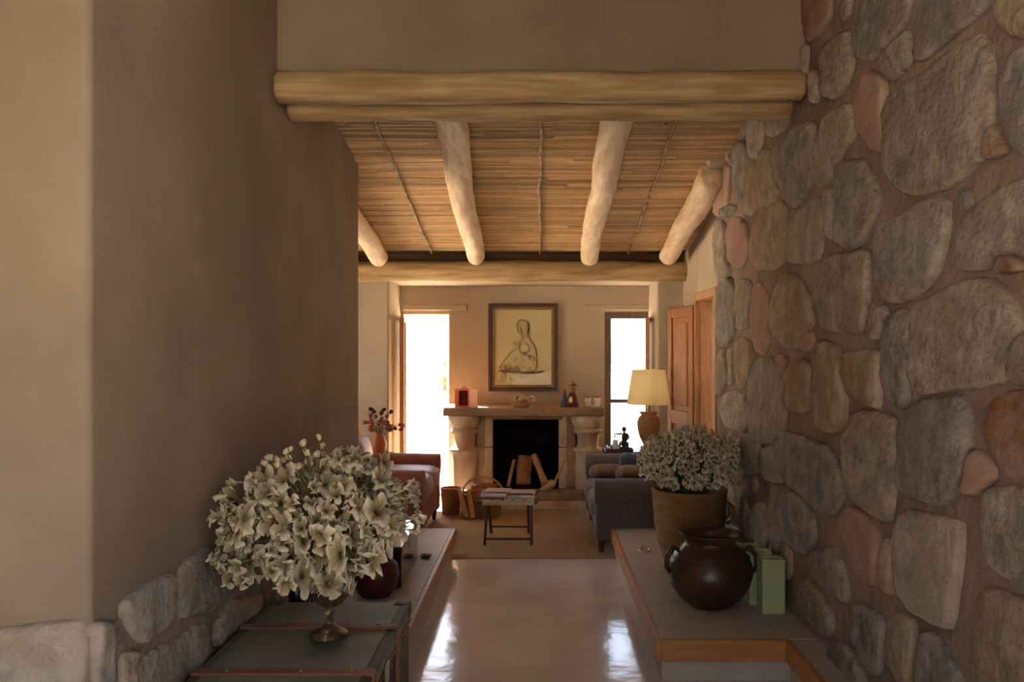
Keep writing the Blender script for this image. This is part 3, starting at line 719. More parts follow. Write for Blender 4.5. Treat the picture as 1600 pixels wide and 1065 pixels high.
for i, (dx, dy, lab) in enumerate(((-.05, .05, 'bark covered log at the back of the wicker firewood basket'), (.06, .03, 'reddish log on the right inside the wicker firewood basket'), (-.01, -.06, 'front log lying across the wicker firewood basket'))):
    o = G().tube([(-.12, 0, 0), (0, .005, .01), (.12, .0, -.01)], .042, 10, .2, i).build('firewood_log', 'firewood', None, smooth=True)
    o.location = (bl[0]+dx*.3, bl[1]+dy, bl[2]+.2+.04*(i % 2)); o.rotation_euler = (0, .15*i-.2, .3*i-.2)
    tag(o, lab, 'firewood', 'logs in the firewood basket')
for i, (a, b, lab) in enumerate((((-.66, 8.12, .02), (-.745, 8.3, .26), 'pale kindling slat leaning against the left side of the firewood basket'), ((-.60, 8.11, .02), (-.655, 8.2, .26), 'second kindling slat leaning on the front of the firewood basket'))):
    a = Vector(a); b = Vector(b); o = G().tube([(b-a)*(k/3) for k in range(4)], [.024, .026, .024, .02], 6, .15, i).build('kindling', 'firewood_pale'); o.location = a
    tag(o, lab, 'firewood', 'kindling beside the basket')
t = thing('waste_basket', 'tall tan basket standing at the far corner of the red brown sofa', 'basket', (-.83, 8.38, .008))
basket(t, .075, .24, 'wicker', flare=1.2)
t = thing('ash_bucket', 'pale enamel bucket beside the left column of the fireplace', 'bucket', (-.74, 8.56, 0.0))
G().lathe([(.001,0),(.055,0),(.068,.2),(.062,.2),(.05,.01),(.001,.01)], 24, closed=False).build('body', 'white_paint', t, smooth=True)
G().tube([(.066*math.cos(a), 0, .19-.07*math.sin(a)) for a in [PI*k/12 for k in range(13)]], .004, 6).build('handle', 'silver', t)

# ------------------------------------------------------------------ things on the mantel
MZ = .975
t = thing('shadow_box', 'orange open fronted box with peach side door on the left end of the mantel', 'box', (-.735, 8.86, MZ))
G().box(-.1, .05, -.04, .06, 0, .014).box(-.1, .05, -.04, .06, .165, .185).box(-.1, -.062, -.04, .06, .014, .165).box(.03, .05, -.04, .06, .014, .165).build('case', 'orange_paint', t, bevel=.002)
G().box(-.075, .035, .045, .055, .01, .17).build('back_panel', 'red_in', t)
G().box(-.05, .01, .0, .05, .181, .21).build('crest', 'orange_pale', t, bevel=.008)
o = G().box(0, .085, -.008, .008, 0, .178).build('door', 'orange_pale', t, bevel=.002); o.location = (.05, -.035, 0); o.rotation_euler = (0, 0, -.35)
G().blob((-.02, .015, .05), (.028, .02, .04)).build('inner_figure', 'red_in', t, smooth=True)

t = thing('dried_flower_basket', 'low handled basket of pale dried flowers in the middle of the mantel', 'basket', (-.18, 8.86, MZ))
G().lathe([(.001,0),(.07,0),(.11,.045),(.1,.045),(.06,.008),(.001,.008)], 24, closed=False).build('body', 'wicker', t, smooth=True)
G().tube([(-.03+.1*math.cos(a), 0, .04+.09*math.sin(a)) for a in [PI*k/14 for k in range(15)]], .007, 6).build('handle', 'wicker_pale', t, smooth=True)
rs = random.Random(2)
for k in range(16):
    G().blob((rs.uniform(-.08, .12), rs.uniform(-.05, .05), .05+rs.uniform(0, .06)), (.018, .018, .014), n=8, m=6, wob=.5, seed=k).build('flower_head', 'bud_cream' if k % 3 else 'stem_dry', t, smooth=True)
t = thing('clay_figurine', 'small painted clay figurine in a wide brown hat on the right of the mantel', 'figurine', (.31, 8.88, MZ))
G().lathe([(.001,0),(.06,0),(.062,.05),(.045,.11),(.03,.14),(.001,.15)], 20, (.02, 0, 0), .1).build('poncho', 'book_a', t, smooth=True)
G().blob((.02, 0, .165), (.03, .03, .034)).build('head', 'firewood', t, smooth=True)
G().lathe([(.001,.2),(.072,.2),(.076,.207),(.045,.213),(.04,.245),(.02,.255),(.001,.257)], 22, (.02, 0, 0)).build('hat', 'wicker', t, smooth=True)
G().lathe([(.041,.211),(.046,.214),(.044,.226),(.04,.227)], 22, (.02, 0, 0)).build('hat_band', 'wood_dark', t, smooth=True)
G().blob((.0, -.045, .07), (.02, .02, .035)).build('bundle', 'cream_ceramic', t, smooth=True)
t = thing('blue_figurine', 'little blue cloaked figurine just left of the hatted one on the mantel', 'figurine', (.245, 8.9, MZ))
G().lathe([(.001,0),(.04,0),(.038,.06),(.022,.12),(.015,.14),(.001,.145)], 18).build('cloak', 'blue_paint', t, smooth=True)
G().blob((0, 0, .155), (.02, .02, .024)).build('head', 'firewood', t, smooth=True)
for X, lab in ((.475, 'cream tapered cup on the mantel next to the hatted figurine'), (.572, 'cream cup at the right end of the mantel')):
    t = thing('ceramic_cup', lab, 'cup', (X, 8.87, MZ), 0, 'cream cups on the mantel')
    G().lathe([(.001,0),(.022,0),(.026,.02),(.034,.1),(.03,.1),(.02,.01),(.001,.01)], 22, closed=False).build('body', 'cream_ceramic', t, smooth=True)
    G().lathe([(.034,.095),(.037,.1),(.034,.105),(.029,.1)], 22, closed=False).build('rim', 'clay', t, smooth=True)

# ------------------------------------------------------------------ framed drawing
t = thing('framed_drawing', 'framed sepia drawing of a seated figure hung above the mantel', 'picture', (-.174, DB-.002, 1.567))
hw, hh = .362, .459
def ring(a, b, ta, y0, y1): return G().box(-a, -a+ta, y0, y1, -b, b).box(a-ta, a, y0, y1, -b, b).box(-a+ta, a-ta, y0, y1, b-ta, b).box(-a+ta, a-ta, y0, y1, -b, -b+ta)
ring(hw, hh, .035, -.045, 0).build('frame', 'frame_dark', t, bevel=.006)
ring(hw-.035, hh-.035, .03, -.03, 0).build('fillet', 'frame_gold', t, bevel=.004)
G().box(-hw+.06, hw-.06, -.012, 0, -hh+.06, hh-.06).build('paper', 'canvas', t)
g = G(); rs = random.Random(21)
def stroke(pts, wd=.0013, rep=3, j=.009):
    rep *= 2
    for _ in range(rep):
        q = chaikin_open([(x+rs.gauss(0, j), z+rs.gauss(0, j)) for x, z in pts])
        for i in range(len(q)-1):
            (a, b), (c, d_) = q[i], q[i+1]; L = math.hypot(c-a, d_-b)+1e-9; nx, nz = -(d_-b)/L*wd, (c-a)/L*wd
            g.add([(a-nx,-.0135,b-nz),(c-nx,-.0135,d_-nz),(c+nx,-.0135,d_+nz),(a+nx,-.0135,b+nz)], [(0, 1, 2, 3)])
def chaikin_open(p):
    for _ in range(2):
        q = [p[0]]
        for i in range(len(p)-1):
            a, b = p[i], p[i+1]; q += [(a[0]*.75+b[0]*.25, a[1]*.75+b[1]*.25), (a[0]*.25+b[0]*.75, a[1]*.25+b[1]*.75)]
        p = q+[p[-1]]
    return p
stroke([(-.05,.17),(-.07,.24),(-.03,.29),(.04,.28),(.07,.23),(.06,.17)], rep=6)          # hair
stroke([(-.05,.17),(-.03,.14),(.0,.13)], rep=3)                                          # chin
stroke([(.06,.2),(.05,.12),(.1,.05),(.14,-.02),(.15,-.1)], rep=5)                        # back
stroke([(.0,.13),(-.02,.06),(-.05,.0),(-.02,-.06)], rep=4)
stroke([(-.11,.04),(-.06,.07),(-.02,.04),(-.05,.02),(-.11,.04)], rep=3)                  # arm
stroke([(.02,.06),(.08,.0),(.05,-.06),(.0,-.05)], rep=5)
stroke([(-.02,-.06),(.05,-.09),(.12,-.1),(.17,-.18),(.12,-.26),(-.02,-.27)], rep=4)      # skirt
stroke([(-.05,0),(-.14,-.06),(-.2,-.15),(-.25,-.22)], rep=4)
stroke([(-.26,-.25),(-.1,-.26),(.02,-.27),(.15,-.27),(.22,-.25)], rep=6, j=.01)
stroke([(-.2,-.2),(-.16,-.25),(-.12,-.2),(-.09,-.25),(-.05,-.18),(-.03,-.26)], rep=5, j=.012)
stroke([(-.05,-.3),(.0,-.31),(.06,-.29)], rep=2)
for k in range(60):
    x = rs.uniform(-.24, .16); z = rs.uniform(-.26, -.06)-max(0, -x)*.3; stroke([(x, z), (x+rs.uniform(-.03, .03), z-.03), (x+rs.uniform(-.05, .05), z-.06)], rep=1, j=.006)
for k in range(40): 
    x = rs.uniform(-.03, .09); z = rs.uniform(.1, .27); stroke([(x, z), (x+.012, z-.05)], rep=1, j=.004)
g.build('drawing', 'ink', t)

# ------------------------------------------------------------------ sofas
def sofa(name, label, loc, rz, L, dep, cm, cush, leg='wood_dark', ahs=(.60, .60), sz=.42):
    t = thing(name, label, 'sofa', loc, rz)               # local: front faces +x, length along y, origin at front middle on the floor
    G().box(-dep, -.03, -L/2+.04, L/2-.04, .12, sz-.09).build('base', cm, t, bevel=.02, seg=3)
    for s_ in (-1, 1):
        ah = ahs[0 if s_ < 0 else 1]; y0, y1 = sorted((s_*L/2, s_*(L/2-.17)))
        g = G().box(-dep+.04, -.02, y0+.02, y1-.02, .1, ah-.1)
        yc = (y0+y1)/2; n = 20
        v = []; pts = [(-dep+.04, yc, ah-.1), (-dep/2, yc, ah-.098), (-.012, yc, ah-.1)]
        g.build('arm', cm, t, bevel=.02, seg=3)
        G().tube(pts, [.1, .102, .1], 22).build('arm_roll', cm, t, bevel=.012, seg=2)
    n = max(1, round(L/.75)); cw = (L-.34)/n
    for k in range(n):
        y = -L/2+.17+cw*(k+.5)
        G().blob((-dep/2+.06, y, sz), (dep/2-.05, cw/2+.005, .105), .45, .28, 36, 14).build('seat_cushion', cush, t, smooth=True)
        o = G().blob((0, 0, 0), (.11, cw/2, .2), .5, .4, 30, 14).build('back_cushion', cush, t, smooth=True); o.location = (-dep+.26, y, sz+.16); o.rotation_euler = (0, -.2, 0)
    G().box(-dep-.02, -dep+.16, -L/2+.05, L/2-.05, .12, .70).build('backrest', cm, t, bevel=.06, seg=4)
    for x in (-.07, -dep+.06):
        for y in (-L/2+.07, L/2-.07):
            G().lathe([(.016, 0), (.03, .125)], 10, (x, y, 0)).build('leg', leg, t)
    return t
sofa('red_sofa', 'red brown sofa with rolled arms and mauve seat cushions below the left window', (-.885, 7.54, .008), 0, 1.28, .95, 'red_leather', 'lav_leather')
sofa('grey_sofa', 'charcoal grey sofa with rolled arms in front of the table lamp', (.40, 7.44, .008), PI, 1.42, .86, 'grey_cloth', 'grey_cloth', ahs=(.60, .555), sz=.32)
def pillow(label, loc, r, rot, m, nm='throw_pillow', grp='loose pillows on the grey sofa'):
    o = G().blob((0, 0, 0), r, .75, .42, 28, 12).build(nm, m, None, smooth=True)
    o.location = loc; o.rotation_euler = rot; return tag(o, label, 'pillow', grp)
pillow('brown striped pillow lying at the front of the grey sofa seat', (.58, 7.80, .485), (.15, .13, .06), (-.3, 0, 0), 'brown_cloth')
pillow('plain brown pillow behind the striped one near the flowers on the grey sofa', (.77, 7.60, .50), (.12, .13, .06), (-.3, .05, .1), 'brown_cloth')
pillow('slate blue pillow leaning on the far arm of the grey sofa', (.80, 7.91, .535), (.10, .12, .045), (-1.0, 0, 0), 'blue_cloth')

# ------------------------------------------------------------------ folding table with magazines
t = thing('folding_table', 'dark folding luggage table with crossed legs in the middle of the sisal rug', 'table', (-.247, 7.28, .008))
zt = .335
for x in (-.185, .185):
    s_ = 1 if x > 0 else -1
    G().tube([(x, -.23, 0), (x, .21, zt)], .012, 8).build('leg', 'wood_dark', t)
    G().tube([(x-.028*s_, .23, 0), (x-.028*s_, -.21, zt)], .012, 8).build('leg', 'wood_dark', t)
G().tube([(-.19, -.19, .04), (.19, -.19, .04)], .008, 8).build('stretcher', 'wood_dark', t)
G().tube([(-.16, .15, .07), (.16, .15, .07)], .008, 8).build('stretcher', 'wood_dark', t)
for y in (-.235, .235):
    G().box(-.235, .235, y-.014, y+.014, zt-.01, zt+.02).build('rail', 'wood_dark', t, bevel=.004)
for k, x in enumerate((-.17, -.085, 0, .085, .17)):
    G().box(x-.03, x+.03, -.252, .252, zt+.02, zt+.024).build('webbing_strap', 'strap', t)
G().box(-.205, .205, -.254, -.25, zt-.018, zt+.02).build('apron', 'strap', t)
rs = random.Random(14)
for i, (x, y, z, a, m_, lab) in enumerate(((-.12, .0, .024, .05, 'mag_a', 'violet magazine lying on the left of the folding table'), (.11, .05, .024, -.04, 'mag_b', 'rose magazine at the back right of the folding table'),
         (.1, -.12, .024, .08, 'mag_c', 'grey printed magazine at the front right of the folding table'), (-.1, .06, .037, -.12, 'mag_b', 'pale rose magazine on top of the violet one'), (-.12, -.12, .037, .03, 'mag_a', 'second violet magazine overlapping the front of the first'))):
    t = thing('magazine', lab, 'magazine', (-.247+x, 7.28+y, .008+zt+z), a, 'magazines on the folding table')
    G().box(-.1, .1, -.13 if i not in (2, 4) else -.1, .13 if i not in (2, 4) else .1, 0, .011).build('pages', 'strap', t)
    G().box(-.102, .102, -.132 if i not in (2, 4) else -.102, .132 if i not in (2, 4) else .102, .011, .0125).build('cover', m_, t)

# ------------------------------------------------------------------ side tables, lamp, tray
def side_table(label, loc, sx, sy, h):
    t = thing('side_table', label, 'table', loc)
    G().box(-sx, sx, -sy, sy, h-.03, h).build('tabletop', 'wood_dark', t, bevel=.005)
    for x in (-1, 1):
        for y in (-1, 1):
            G().box(x*(sx-.03)-.018, x*(sx-.03)+.018, y*(sy-.03)-.018, y*(sy-.03)+.018, 0, h-.03).build('leg', 'wood_dark', t, bevel=.003)
    g = G().box(-sx+.03, sx-.03, -sy+.02, -sy+.04, h-.1, h-.03).box(-sx+.03, sx-.03, sy-.04, sy-.02, h-.1, h-.03); g.build('apron', 'wood_dark', t)
    return t
TZ = .61
side_table('dark side table under the lamp between the grey sofa and the right window', (.90, 8.385, .008), .30, .20, TZ-.008)
side_table('dark side table with the flower vase beside the red brown sofa', (-1.66, 8.42, .008), .27, .22, .552)
t = thing('table_lamp', 'table lamp with cream linen shade on an urn base behind the grey sofa', 'lamp', (1.02, 8.37, TZ))
G().lathe([(.001,0),(.07,0),(.075,.02),(.05,.04),(.055,.06),(.085,.12),(.105,.2),(.11,.26),(.095,.30),(.07,.325),(.085,.345),(.09,.355),(.001,.36)], 28, (0, 0, 0), .04).build('urn_base', 'wicker', t, smooth=True)
G().tube([(0, 0, .35), (0, 0, .52)], .012, 10).build('stem', 'brass', t)
n = 40; g = G(); R0, R1, z0, z1 = .205, .152, .425, .745
g.lathe([(R0, z0), (R1, z1), (R1-.003, z1), (R0-.003, z0)], n, closed=False); g.f += [(3*n+k, 3*n+(k+1) % n, (k+1) % n, k) for k in range(n)]
g.build('lamp_shade', 'shade', t, smooth=False)
G().tube([(-R1+.003, 0, z1-.02), (R1-.003, 0, z1-.02)], .003, 6).tube([(0, 0, .5), (0, 0, z1-.02)], .004, 6).build('harp', 'brass', t)
G().blob((0, 0, .57), (.03, .03, .045)).build('bulb', 'white_paint', t, smooth=True)
lb = bpy.data.objects.new('lamp_light', bpy.data.lights.new('lamp_light', 'POINT')); C.objects.link(lb); lb.parent = t; lb.location = (0, 0, .6); lb.data.energy = .5; lb.data.color = (1, .88, .7); lb.data.shadow_soft_size = .04
t = thing('serving_tray', 'dark metal tray on the table beside the lamp', 'tray', (.72, 8.30, TZ))
G().box(-.1, .14, -.09, .09, 0, .006).box(-.1, .14, -.09, -.085, .006, .022).box(-.1, .14, .085, .09, .006, .022).box(-.1, -.095, -.085, .085, .006, .022).box(.135, .14, -.085, .085, .006, .022).build('pan', 'bronze', t, bevel=.002)
t = thing('bronze_statuette', 'dark bronze statuette of a seated figure with a raised arm on the tray', 'statuette', (.785, 8.32, TZ+.006))
G().box(-.035, .035, -.03, .03, 0, .03).build('plinth', 'bronze', t, bevel=.003)
g = G()
g.blob((0, 0, .06), (.035, .03, .035)); g.blob((.005, 0, .115), (.03, .022, .05)); g.blob((0, 0, .19), (.022, .022, .027)); g.tube([(.0, 0, .15), (0, 0, .175)], .009, 8)
g.tube([(.028, 0, .15), (.045, -.012, .115), (.02, -.035, .09)], [.011, .01, .008], 8); g.tube([(-.022, 0, .15), (-.05, -.01, .145), (-.085, -.015, .15), (-.09, -.015, .11)], [.011, .01, .008, .007], 8)
g.tube([(-.02, 0, .05), (-.04, -.03, .07), (-.045, -.04, .025)], [.015, .013, .01], 8); g.tube([(.02, 0, .05), (.03, -.035, .065), (.03, -.04, .025)], [.015, .013, .01], 8)
g.build('figure', 'bronze', t, smooth=True)
t = thing('white_jug', 'small white jug on the tray left of the statuette', 'jug', (.70, 8.27, TZ+.006))
G().lathe([(.001,0),(.03,0),(.036,.03),(.026,.07),(.03,.095),(.026,.095),(.022,.07),(.03,.03),(.001,.008)], 22, closed=False).build('body', 'white_paint', t, smooth=True)
G().tube([(.024, 0, .085), (.05, 0, .075), (.048, 0, .04), (.034, 0, .025)], .005, 6).build('handle', 'white_paint', t, smooth=True)
t = thing('silver_bowl', 'small silver bowl at the left edge of the tray', 'bowl', (.645, 8.27, TZ+.006))
G().lathe([(.001,0),(.02,0),(.016,.012),(.036,.045),(.034,.046),(.012,.016),(.001,.016)], 22, closed=False).build('body', 'silver', t, smooth=True)
G().blob((0, 0, .045), (.022, .022, .016)).build('lid', 'bronze', t, smooth=True)

t = thing('clay_vase', 'orange brown clay vase on the side table by the left window', 'vase', (-1.51, 8.40, .56))
G().lathe([(.001,0),(.05,0),(.075,.06),(.08,.1),(.06,.16),(.04,.19),(.05,.21),(.044,.21),(.034,.19),(.001,.1)], 26, closed=False).build('body', 'clay', t, smooth=True)
t = thing('dried_red_flowers', 'bunch of dusky red dried flowers standing in the clay vase', 'flowers', (-1.51, 8.40, .76))
rs = random.Random(31); g = G()
for k in range(46):
    a = rs.uniform(0, 2*PI); e = rs.uniform(.15, 1.35); L = rs.uniform(.1, .26)
    p = Vector((math.cos(a)*math.cos(e)*L*1.0, math.sin(a)*math.cos(e)*L*.8, math.sin(e)*L))
    g.tube([(0, 0, -.08), tuple(p*.5+Vector((0, 0, .02))), tuple(p)], .002, 4)
    if k < 38: G().blob(p, (.022, .022, .018), n=8, m=6, wob=.6, seed=k).build('flower_head', 'dark_flower' if p.z > .17 else 'red_flower', t, smooth=True)
g.build('stems', 'stem_dry', t, kind='stuff')
t = thing('pale_pitcher', 'pale pink ceramic pitcher behind the red dried flowers', 'pitcher', (-1.74, 8.43, .56))
G().lathe([(.001,0),(.07,0),(.085,.08),(.09,.15),(.06,.23),(.04,.27),(.055,.3),(.05,.3),(.035,.27),(.001,.2)], 26, closed=False).build('body', 'pale_ceramic', t, smooth=True)
G().tube([(-.05, 0, .28), (-.1, 0, .25), (-.1, 0, .15), (-.08, 0, .1)], .01, 8).build('handle', 'pale_ceramic', t, smooth=True)

# ------------------------------------------------------------------ right ledge: pots and ceramics
LZ = .2
t = thing('straw_clay_pot', 'large ochre clay pot holding white flowers at the back of the right ledge', 'pot', (.955, 5.7, LZ))
G().lathe([(.001,0),(.15,0),(.165,.02),(.2,.12),(.222,.24),(.232,.36),(.235,.44),(.24,.45),(.24,.465),(.225,.465),(.218,.44),(.2,.3),(.001,.25)], 40, (0, 0, 0), .015, closed=False).build('body', 'straw_pot', t, smooth=True)
for s_ in (-1, 1):
    G().tube([(.225, s_*.0+.06*s_, .38), (.262, .06*s_, .36), (.262, .06*s_, .28), (.222, .06*s_, .25)], .012, 8).build('lug', 'straw_pot', t, smooth=True)
t = thing('glazed_olla', 'round dark brown glazed olla with loop handles on the right ledge', 'pot', (.90, 4.72, LZ))
G().lathe([(.001,0),(.09,0),(.11,.008),(.165,.05),(.205,.11),(.222,.17),(.215,.23),(.185,.285),(.15,.315),(.135,.33),(.134,.345),(.15,.368),(.165,.378),(.162,.386),(.148,.38),(.128,.35),(.126,.325),(.16,.27),(.18,.17),(.1,.03),(.001,.02)], 48, (0, 0, 0), .012, closed=False).build('body', 'glaze', t, smooth=True)
for s_ in (-1, 1):
    G().tube([(s_*.172, -.03, .30), (s_*.2, -.035, .315), (s_*.232, -.035, .27), (s_*.236, -.03, .21), (s_*.215, -.02, .18)], .013, 8).build('handle', 'glaze', t, smooth=True)
G().tube([(.215*math.cos(a)*.93, .215*math.sin(a)*.93, .262) for a in [2*PI*k/48 for k in range(49)]], .006, 6, cap=False).build('neck_band', 'glaze', t, smooth=True)
for i, (x, y, z, lab) in enumerate(((1.193, 4.62, .275, 'square pale green ceramic vase nearest the front of the right ledge'), (1.165, 4.78, .275, 'middle square green vase half hidden behind the front one'), (1.15, 4.94, .27, 'rear square green vase tucked behind the brown olla'))):
    t = thing('green_vase', lab, 'vase', (x, y, LZ), 0, 'square green vases on the right ledge')
    G().box(-.058, .058, -.058, .058, 0, z-.012).build('body', 'green_wax', t, bevel=.004)
    ring_ = G().box(-.06, .06, -.06, -.044, z-.012, z).box(-.06, .06, .044, .06, z-.012, z).box(-.06, -.044, -.044, .044, z-.012, z).box(.044, .06, -.044, .044, z-.012, z)
    ring_.build('rim', 'green_wax', t, bevel=.002)
t = thing('silver_bangle', 'small silver bangle lying on the right ledge beside the ochre pot', 'bangle', (.70, 5.98, LZ+.012))
G().tube([(.032*math.cos(a), .03*math.sin(a), .012*math.sin(a)) for a in [2*PI*k/24 for k in range(25)]], .008, 8, cap=False).build('band', 'silver', t, smooth=True)
G().blob((-.03, 0, .012), (.012, .012, .01)).build('setting', 'silver', t, smooth=True)

# ------------------------------------------------------------------ left: trunk, ledge things, vase
TX0, TX1, TY0, TY1, TH = -1.215, -.585, 2.76, 4.06, .42
t = thing('steamer_trunk', 'worn sage green steamer trunk with brown slats against the left wall', 'trunk', ((TX0+TX1)/2, (TY0+TY1)/2, 0))
sx, sy = (TX1-TX0)/2, (TY1-TY0)/2
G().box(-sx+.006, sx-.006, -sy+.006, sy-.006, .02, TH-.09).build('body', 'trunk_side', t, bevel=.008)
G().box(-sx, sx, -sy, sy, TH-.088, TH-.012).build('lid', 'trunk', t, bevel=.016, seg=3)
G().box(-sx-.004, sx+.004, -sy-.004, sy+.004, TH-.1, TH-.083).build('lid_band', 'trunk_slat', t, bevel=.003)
for k, y in enumerate((-.26, .26)):
    s_ = G().box(-sx-.004, sx+.004, y-.026, y+.026, TH-.014, TH).box(sx-.004, sx+.01, y-.026, y+.026, .02, TH-.004).build('slat', 'trunk_slat', t, bevel=.004)
    for x in (-.2, .06, .24):
        G().blob((x, y, TH), (.011, .011, .007), n=10, m=6).build('stud', 'brass', s_, smooth=True)
    for z in (.32, .2, .1):
        G().blob((sx+.01, y, z), (.006, .011, .011), n=10, m=6).build('stud', 'brass', s_, smooth=True)
for x in (-1, 1):
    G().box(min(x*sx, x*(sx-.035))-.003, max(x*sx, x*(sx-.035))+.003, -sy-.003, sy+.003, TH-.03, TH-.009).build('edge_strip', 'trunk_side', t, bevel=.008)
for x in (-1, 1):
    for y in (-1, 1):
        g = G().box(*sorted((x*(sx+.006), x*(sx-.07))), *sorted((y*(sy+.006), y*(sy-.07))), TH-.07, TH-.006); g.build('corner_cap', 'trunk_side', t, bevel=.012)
for k, y in enumerate((-.5, -.1, .12, .45, .6)):
    G().blob((sx+.002, y, .3), (.007, .012, .012), n=10, m=6).build('stud', 'brass', t, smooth=True)
G().tube([(sx+.004, .0+a, .16+.03*math.cos(a*14)) for a in [-.1+.02*k for k in range(11)]], .009, 8).build('side_handle', 'trunk_slat', t, smooth=True)
G().box(sx-.002, sx+.008, -.04, .04, .28, .36).build('hasp', 'brass', t, bevel=.003)

t = thing('pedestal_vase', 'smoky glass pedestal vase standing on the sage trunk', 'vase', (-.83, 3.54, TH))
G().lathe([(.001,0),(.078,0),(.08,.006),(.06,.02),(.03,.034),(.016,.05)], 32, closed=False).build('foot', 'vase_glass', t, smooth=True)
G().lathe([(.016,.05),(.012,.075),(.02,.09),(.022,.1),(.014,.11)], 24, closed=False).build('stem', 'vase_glass', t, smooth=True)
G().lathe([(.014,.11),(.05,.125),(.085,.17),(.095,.23),(.085,.28),(.09,.3),(.086,.3),(.08,.28),(.088,.23),(.078,.175),(.001,.125)], 32, closed=False).build('bowl', 'vase_glass', t, smooth=True)

t = thing('dark_red_pot', 'dark red round pot on the left ledge just behind the trunk', 'pot', (-.90, 4.92, LZ))
G().lathe([(.001,0),(.08,0),(.115,.05),(.13,.11),(.12,.17),(.085,.205),(.09,.22),(.08,.22),(.075,.2),(.1,.12),(.001,.03)], 36, closed=False).build('body', 'dark_red', t, smooth=True)
G().lathe([(.08,.218),(.094,.222),(.088,.23),(.078,.226)], 36, closed=False).build('rim', 'dark_red', t, smooth=True)
t = thing('lacquer_box', 'long black brown lacquer box with a shiny lid on the left ledge', 'box', (-.862, 5.45, LZ), .02)
G().box(-.075, .075, -.40, .40, 0, .19).build('body', 'black_box', t, bevel=.004)
G().box(-.08, .08, -.405, .405, .192, .235).build('lid', 'black_box', t, bevel=.006)
G().box(.074, .08, -.03, .03, .15, .2).build('clasp', 'brass', t, bevel=.002)
t = thing('pewter_dish', 'tiny pewter dish on the left ledge beside the lacquer box', 'dish', (-.735, 5.8, LZ))
G().lathe([(.001,0),(.025,0),(.04,.018),(.037,.019),(.02,.006),(.001,.006)], 20, closed=False).build('body', 'bronze', t, smooth=True)
G().blob((0, 0, .018), (.014, .014, .012)).build('knob', 'silver', t, smooth=True)
for i, (x, y, h_, lab) in enumerate(((-1.165, 4.30, .34, 'near black bottle behind the trunk, closest to the left wall'), (-1.075, 4.36, .3, 'shorter near black bottle right of the first behind the trunk'))):
    t = thing('dark_bottle', lab, 'bottle', (x, y, LZ), 0, 'dark bottles behind the trunk')
    G().lathe([(.001,0),(.036,0),(.038,.01),(.038,h_*.6),(.016,h_*.75),(.014,h_*.95)], 22, closed=False).build('body', 'black_glass', t, smooth=True)
    G().lathe([(.001,h_*.94),(.018,h_*.94),(.018,h_),(.001,h_)], 16).build('stopper', 'wood_dark', t, smooth=True)

# ------------------------------------------------------------------ bouquets
def bloom_mesh(name, m, seed, lobes=5, deep=1.0, nseg=60, nr=11):
    r = random.Random(seed); ph = [r.uniform(0, 6) for _ in range(6)]
    v = []; f = []; al = []; ax = r.uniform(.65, 1)
    for i in range(nr):
        t = i/(nr-1)
        for k in range(nseg):
            th = 2*PI*k/nseg
            rad = .13+.87*t**1.7
            rad *= 1+t*t*(.2*math.sin(lobes*th+ph[0])+.1*math.sin((lobes*2+2)*th+ph[1]))
            z = deep*(t**.7)*1.1+t**3*(.34*math.sin((lobes+1)*th+ph[2])+.2*math.sin((lobes*2+4)*th+ph[3]))-.5*t**4
            if t > .8: z -= .14*(t-.8)/.2; rad *= 1-.04*(t-.8)/.2
            th2 = th+t*t*.22*math.sin((lobes+3)*th+ph[4])
            v.append((rad*math.cos(th2)*ax+.25*t*t*math.sin(ph[5]), rad*math.sin(th2)/ax*.85, z)); al.append(t)
    for i in range(nr-1):
        for k in range(nseg):
            k2 = (k+1) % nseg; f.append((i*nseg+k, i*nseg+k2, (i+1)*nseg+k2, (i+1)*nseg+k))
    me = G().add(v, f).mesh(name, m)
    a = me.attributes.new('along', 'FLOAT', 'POINT'); a.data.foreach_set('value', al)
    return me
def bouquet(name, label, base, cen, rad, n, size, meshes, seed, stem, lim, flat=0, up=.15, zmin=None, zmax=None, shell=(.62, 1.0)):
    t = thing(name, label, 'flowers', base)
    r = random.Random(seed); base = Vector(base); cen = Vector(cen); g = G(); k = 0; tries = 0; placed = []
    while k < n and tries < 20000:
        tries += 1
        u = Vector((r.gauss(0, 1), r.gauss(0, 1), r.gauss(0, 1))).normalized()
        s = r.uniform(*shell); p = cen+Vector((u.x*rad[0], u.y*rad[1], u.z*rad[2]))*s
        sz = r.uniform(*size)
        if not (lim[0]+sz*.8 < p.x < lim[1]-sz*.8): continue
        if zmin and p.z < zmin(p): continue
        if zmax and p.z > zmax(p): continue
        if any((p-q).length < (sz+sq)*.56 for q, sq in placed): continue
        placed.append((p, sz))
        d = (u+Vector((0, 0, up))+Vector((r.gauss(0, .45), r.gauss(0, .45), r.gauss(0, .45)))).normalized()
        o = bpy.data.objects.new('flower_head', meshes[k % len(meshes)]); C.objects.link(o); o.parent = t
        q = d.to_track_quat('Z', 'Y'); o.rotation_mode = 'QUATERNION'; o.rotation_quaternion = q
        o.location = p-d*sz*.6-base; o.scale = (sz, sz, sz*r.uniform(.7, 1.25))
        e = p-d*sz*.6-base; mid = e*.5+Vector((0, 0, .04*r.random()))
        if k % 2 == 0: g.tube([(e.x*.05, e.y*.05, -.05), tuple(mid), tuple(e)], .0028, 4)
        k += 1
    return t, g, r
mA = [bloom_mesh('bloom', M['petal'], s_, 4+s_ % 3, (1.0, 1.3, 1.7, .8)[s_ % 4]) for s_ in range(8)]
mB = [bloom_mesh('bloom_small', M['petal_b'], 30+s_, 4+s_ % 3, (.9, 1.2, .7)[s_ % 3], 36, 8) for s_ in range(6)]
b0 = (-.83, 3.54, TH+.29)
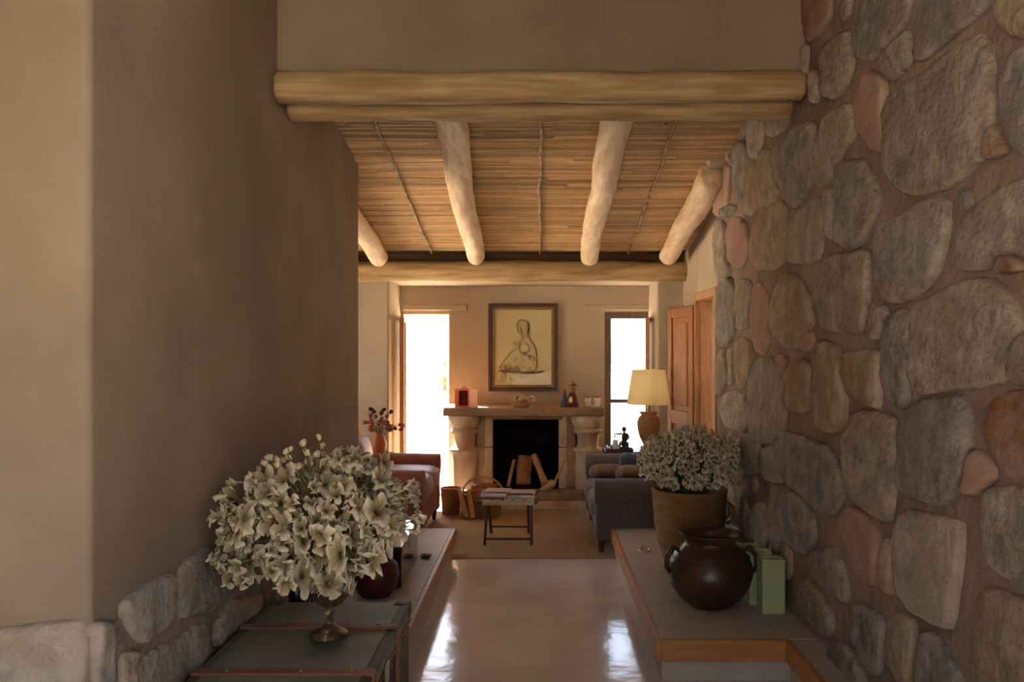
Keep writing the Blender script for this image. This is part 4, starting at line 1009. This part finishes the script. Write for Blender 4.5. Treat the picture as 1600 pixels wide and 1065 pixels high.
t, g, r = bouquet('dried_white_bouquet', 'big bouquet of ruffled cream dried flowers spilling over the vase on the trunk', b0, (-.85, 3.44, .885), (.39, .34, .31), 285, (.026, .056), mA, 6, 'stem_dry', (-1.235, 0),
   zmin=lambda p: .87 if p.x > -.60 else .79 if p.x > -.68 else .66 if abs(p.x+.84) < .12 else .70+.1*max(0, abs(p.x+.85)-.2), zmax=lambda p: 1.165+min(0, p.x+.687)*.36)
# loose trumpet blooms that hang down in front of the vase, and little buds on thin stems at the top left
for k, (x, y, sz) in enumerate(((505, 905, .04), (540, 912, .045), (530, 880, .05), (600, 868, .045), (425, 895, .035), (590, 850, .05))):
    p = px(x, y, 3.28)-Vector(b0); d = Vector((.1*(k % 3-1), -.35, -1)).normalized()
    o = bpy.data.objects.new('flower_head', mA[k % 8]); C.objects.link(o); o.parent = t; o.rotation_mode = 'QUATERNION'
    o.rotation_quaternion = d.to_track_quat('Z', 'Y'); o.location = p-d*sz; o.scale = (sz*.8, sz*.8, sz*1.5)
for k in range(40):
    a = r.uniform(-.5, .9); p = Vector((-.98+r.uniform(-.16, .16), 3.42+r.uniform(-.16, .1), 1.0+r.uniform(0, .1)))-Vector(b0)
    p.x = max(p.x, -1.23-b0[0]); p.z += .07+.36*(p.x+.15); g.tube([(p.x*.1, p.y*.1, 0), tuple(p*.55+Vector((0, 0, .03))), tuple(p)], .0022, 4)
    G().blob(p, (.011, .011, .012), n=8, m=5, wob=.6, seed=k).build('bud', 'bud_cream', t, smooth=True)
g.build('stems', 'stem_dry', t, kind='stuff')
b1 = (.955, 5.68, LZ+.46)
t, g, r = bouquet('white_potted_bouquet', 'dense mound of small grey cream flowers rising from the ochre clay pot', b1, (.94, 5.58, .85), (.33, .3, .22), 295, (.024, .04), mB, 16, 'stem_green', (0, 1.255),
   zmin=lambda p: .72 if (p.x-.95)**2 > .03 else .70, shell=(.75, 1.0))
for k in range(90):
    a = r.uniform(0, 2*PI); L = r.uniform(.04, .2); g.tube([(math.cos(a)*.06, math.sin(a)*.06, -.14), (math.cos(a)*L*.8, math.sin(a)*L*.8, .05), (math.cos(a)*L, math.sin(a)*L, .16)], .004, 5)
g.build('stems', 'stem_green', t, kind='stuff')
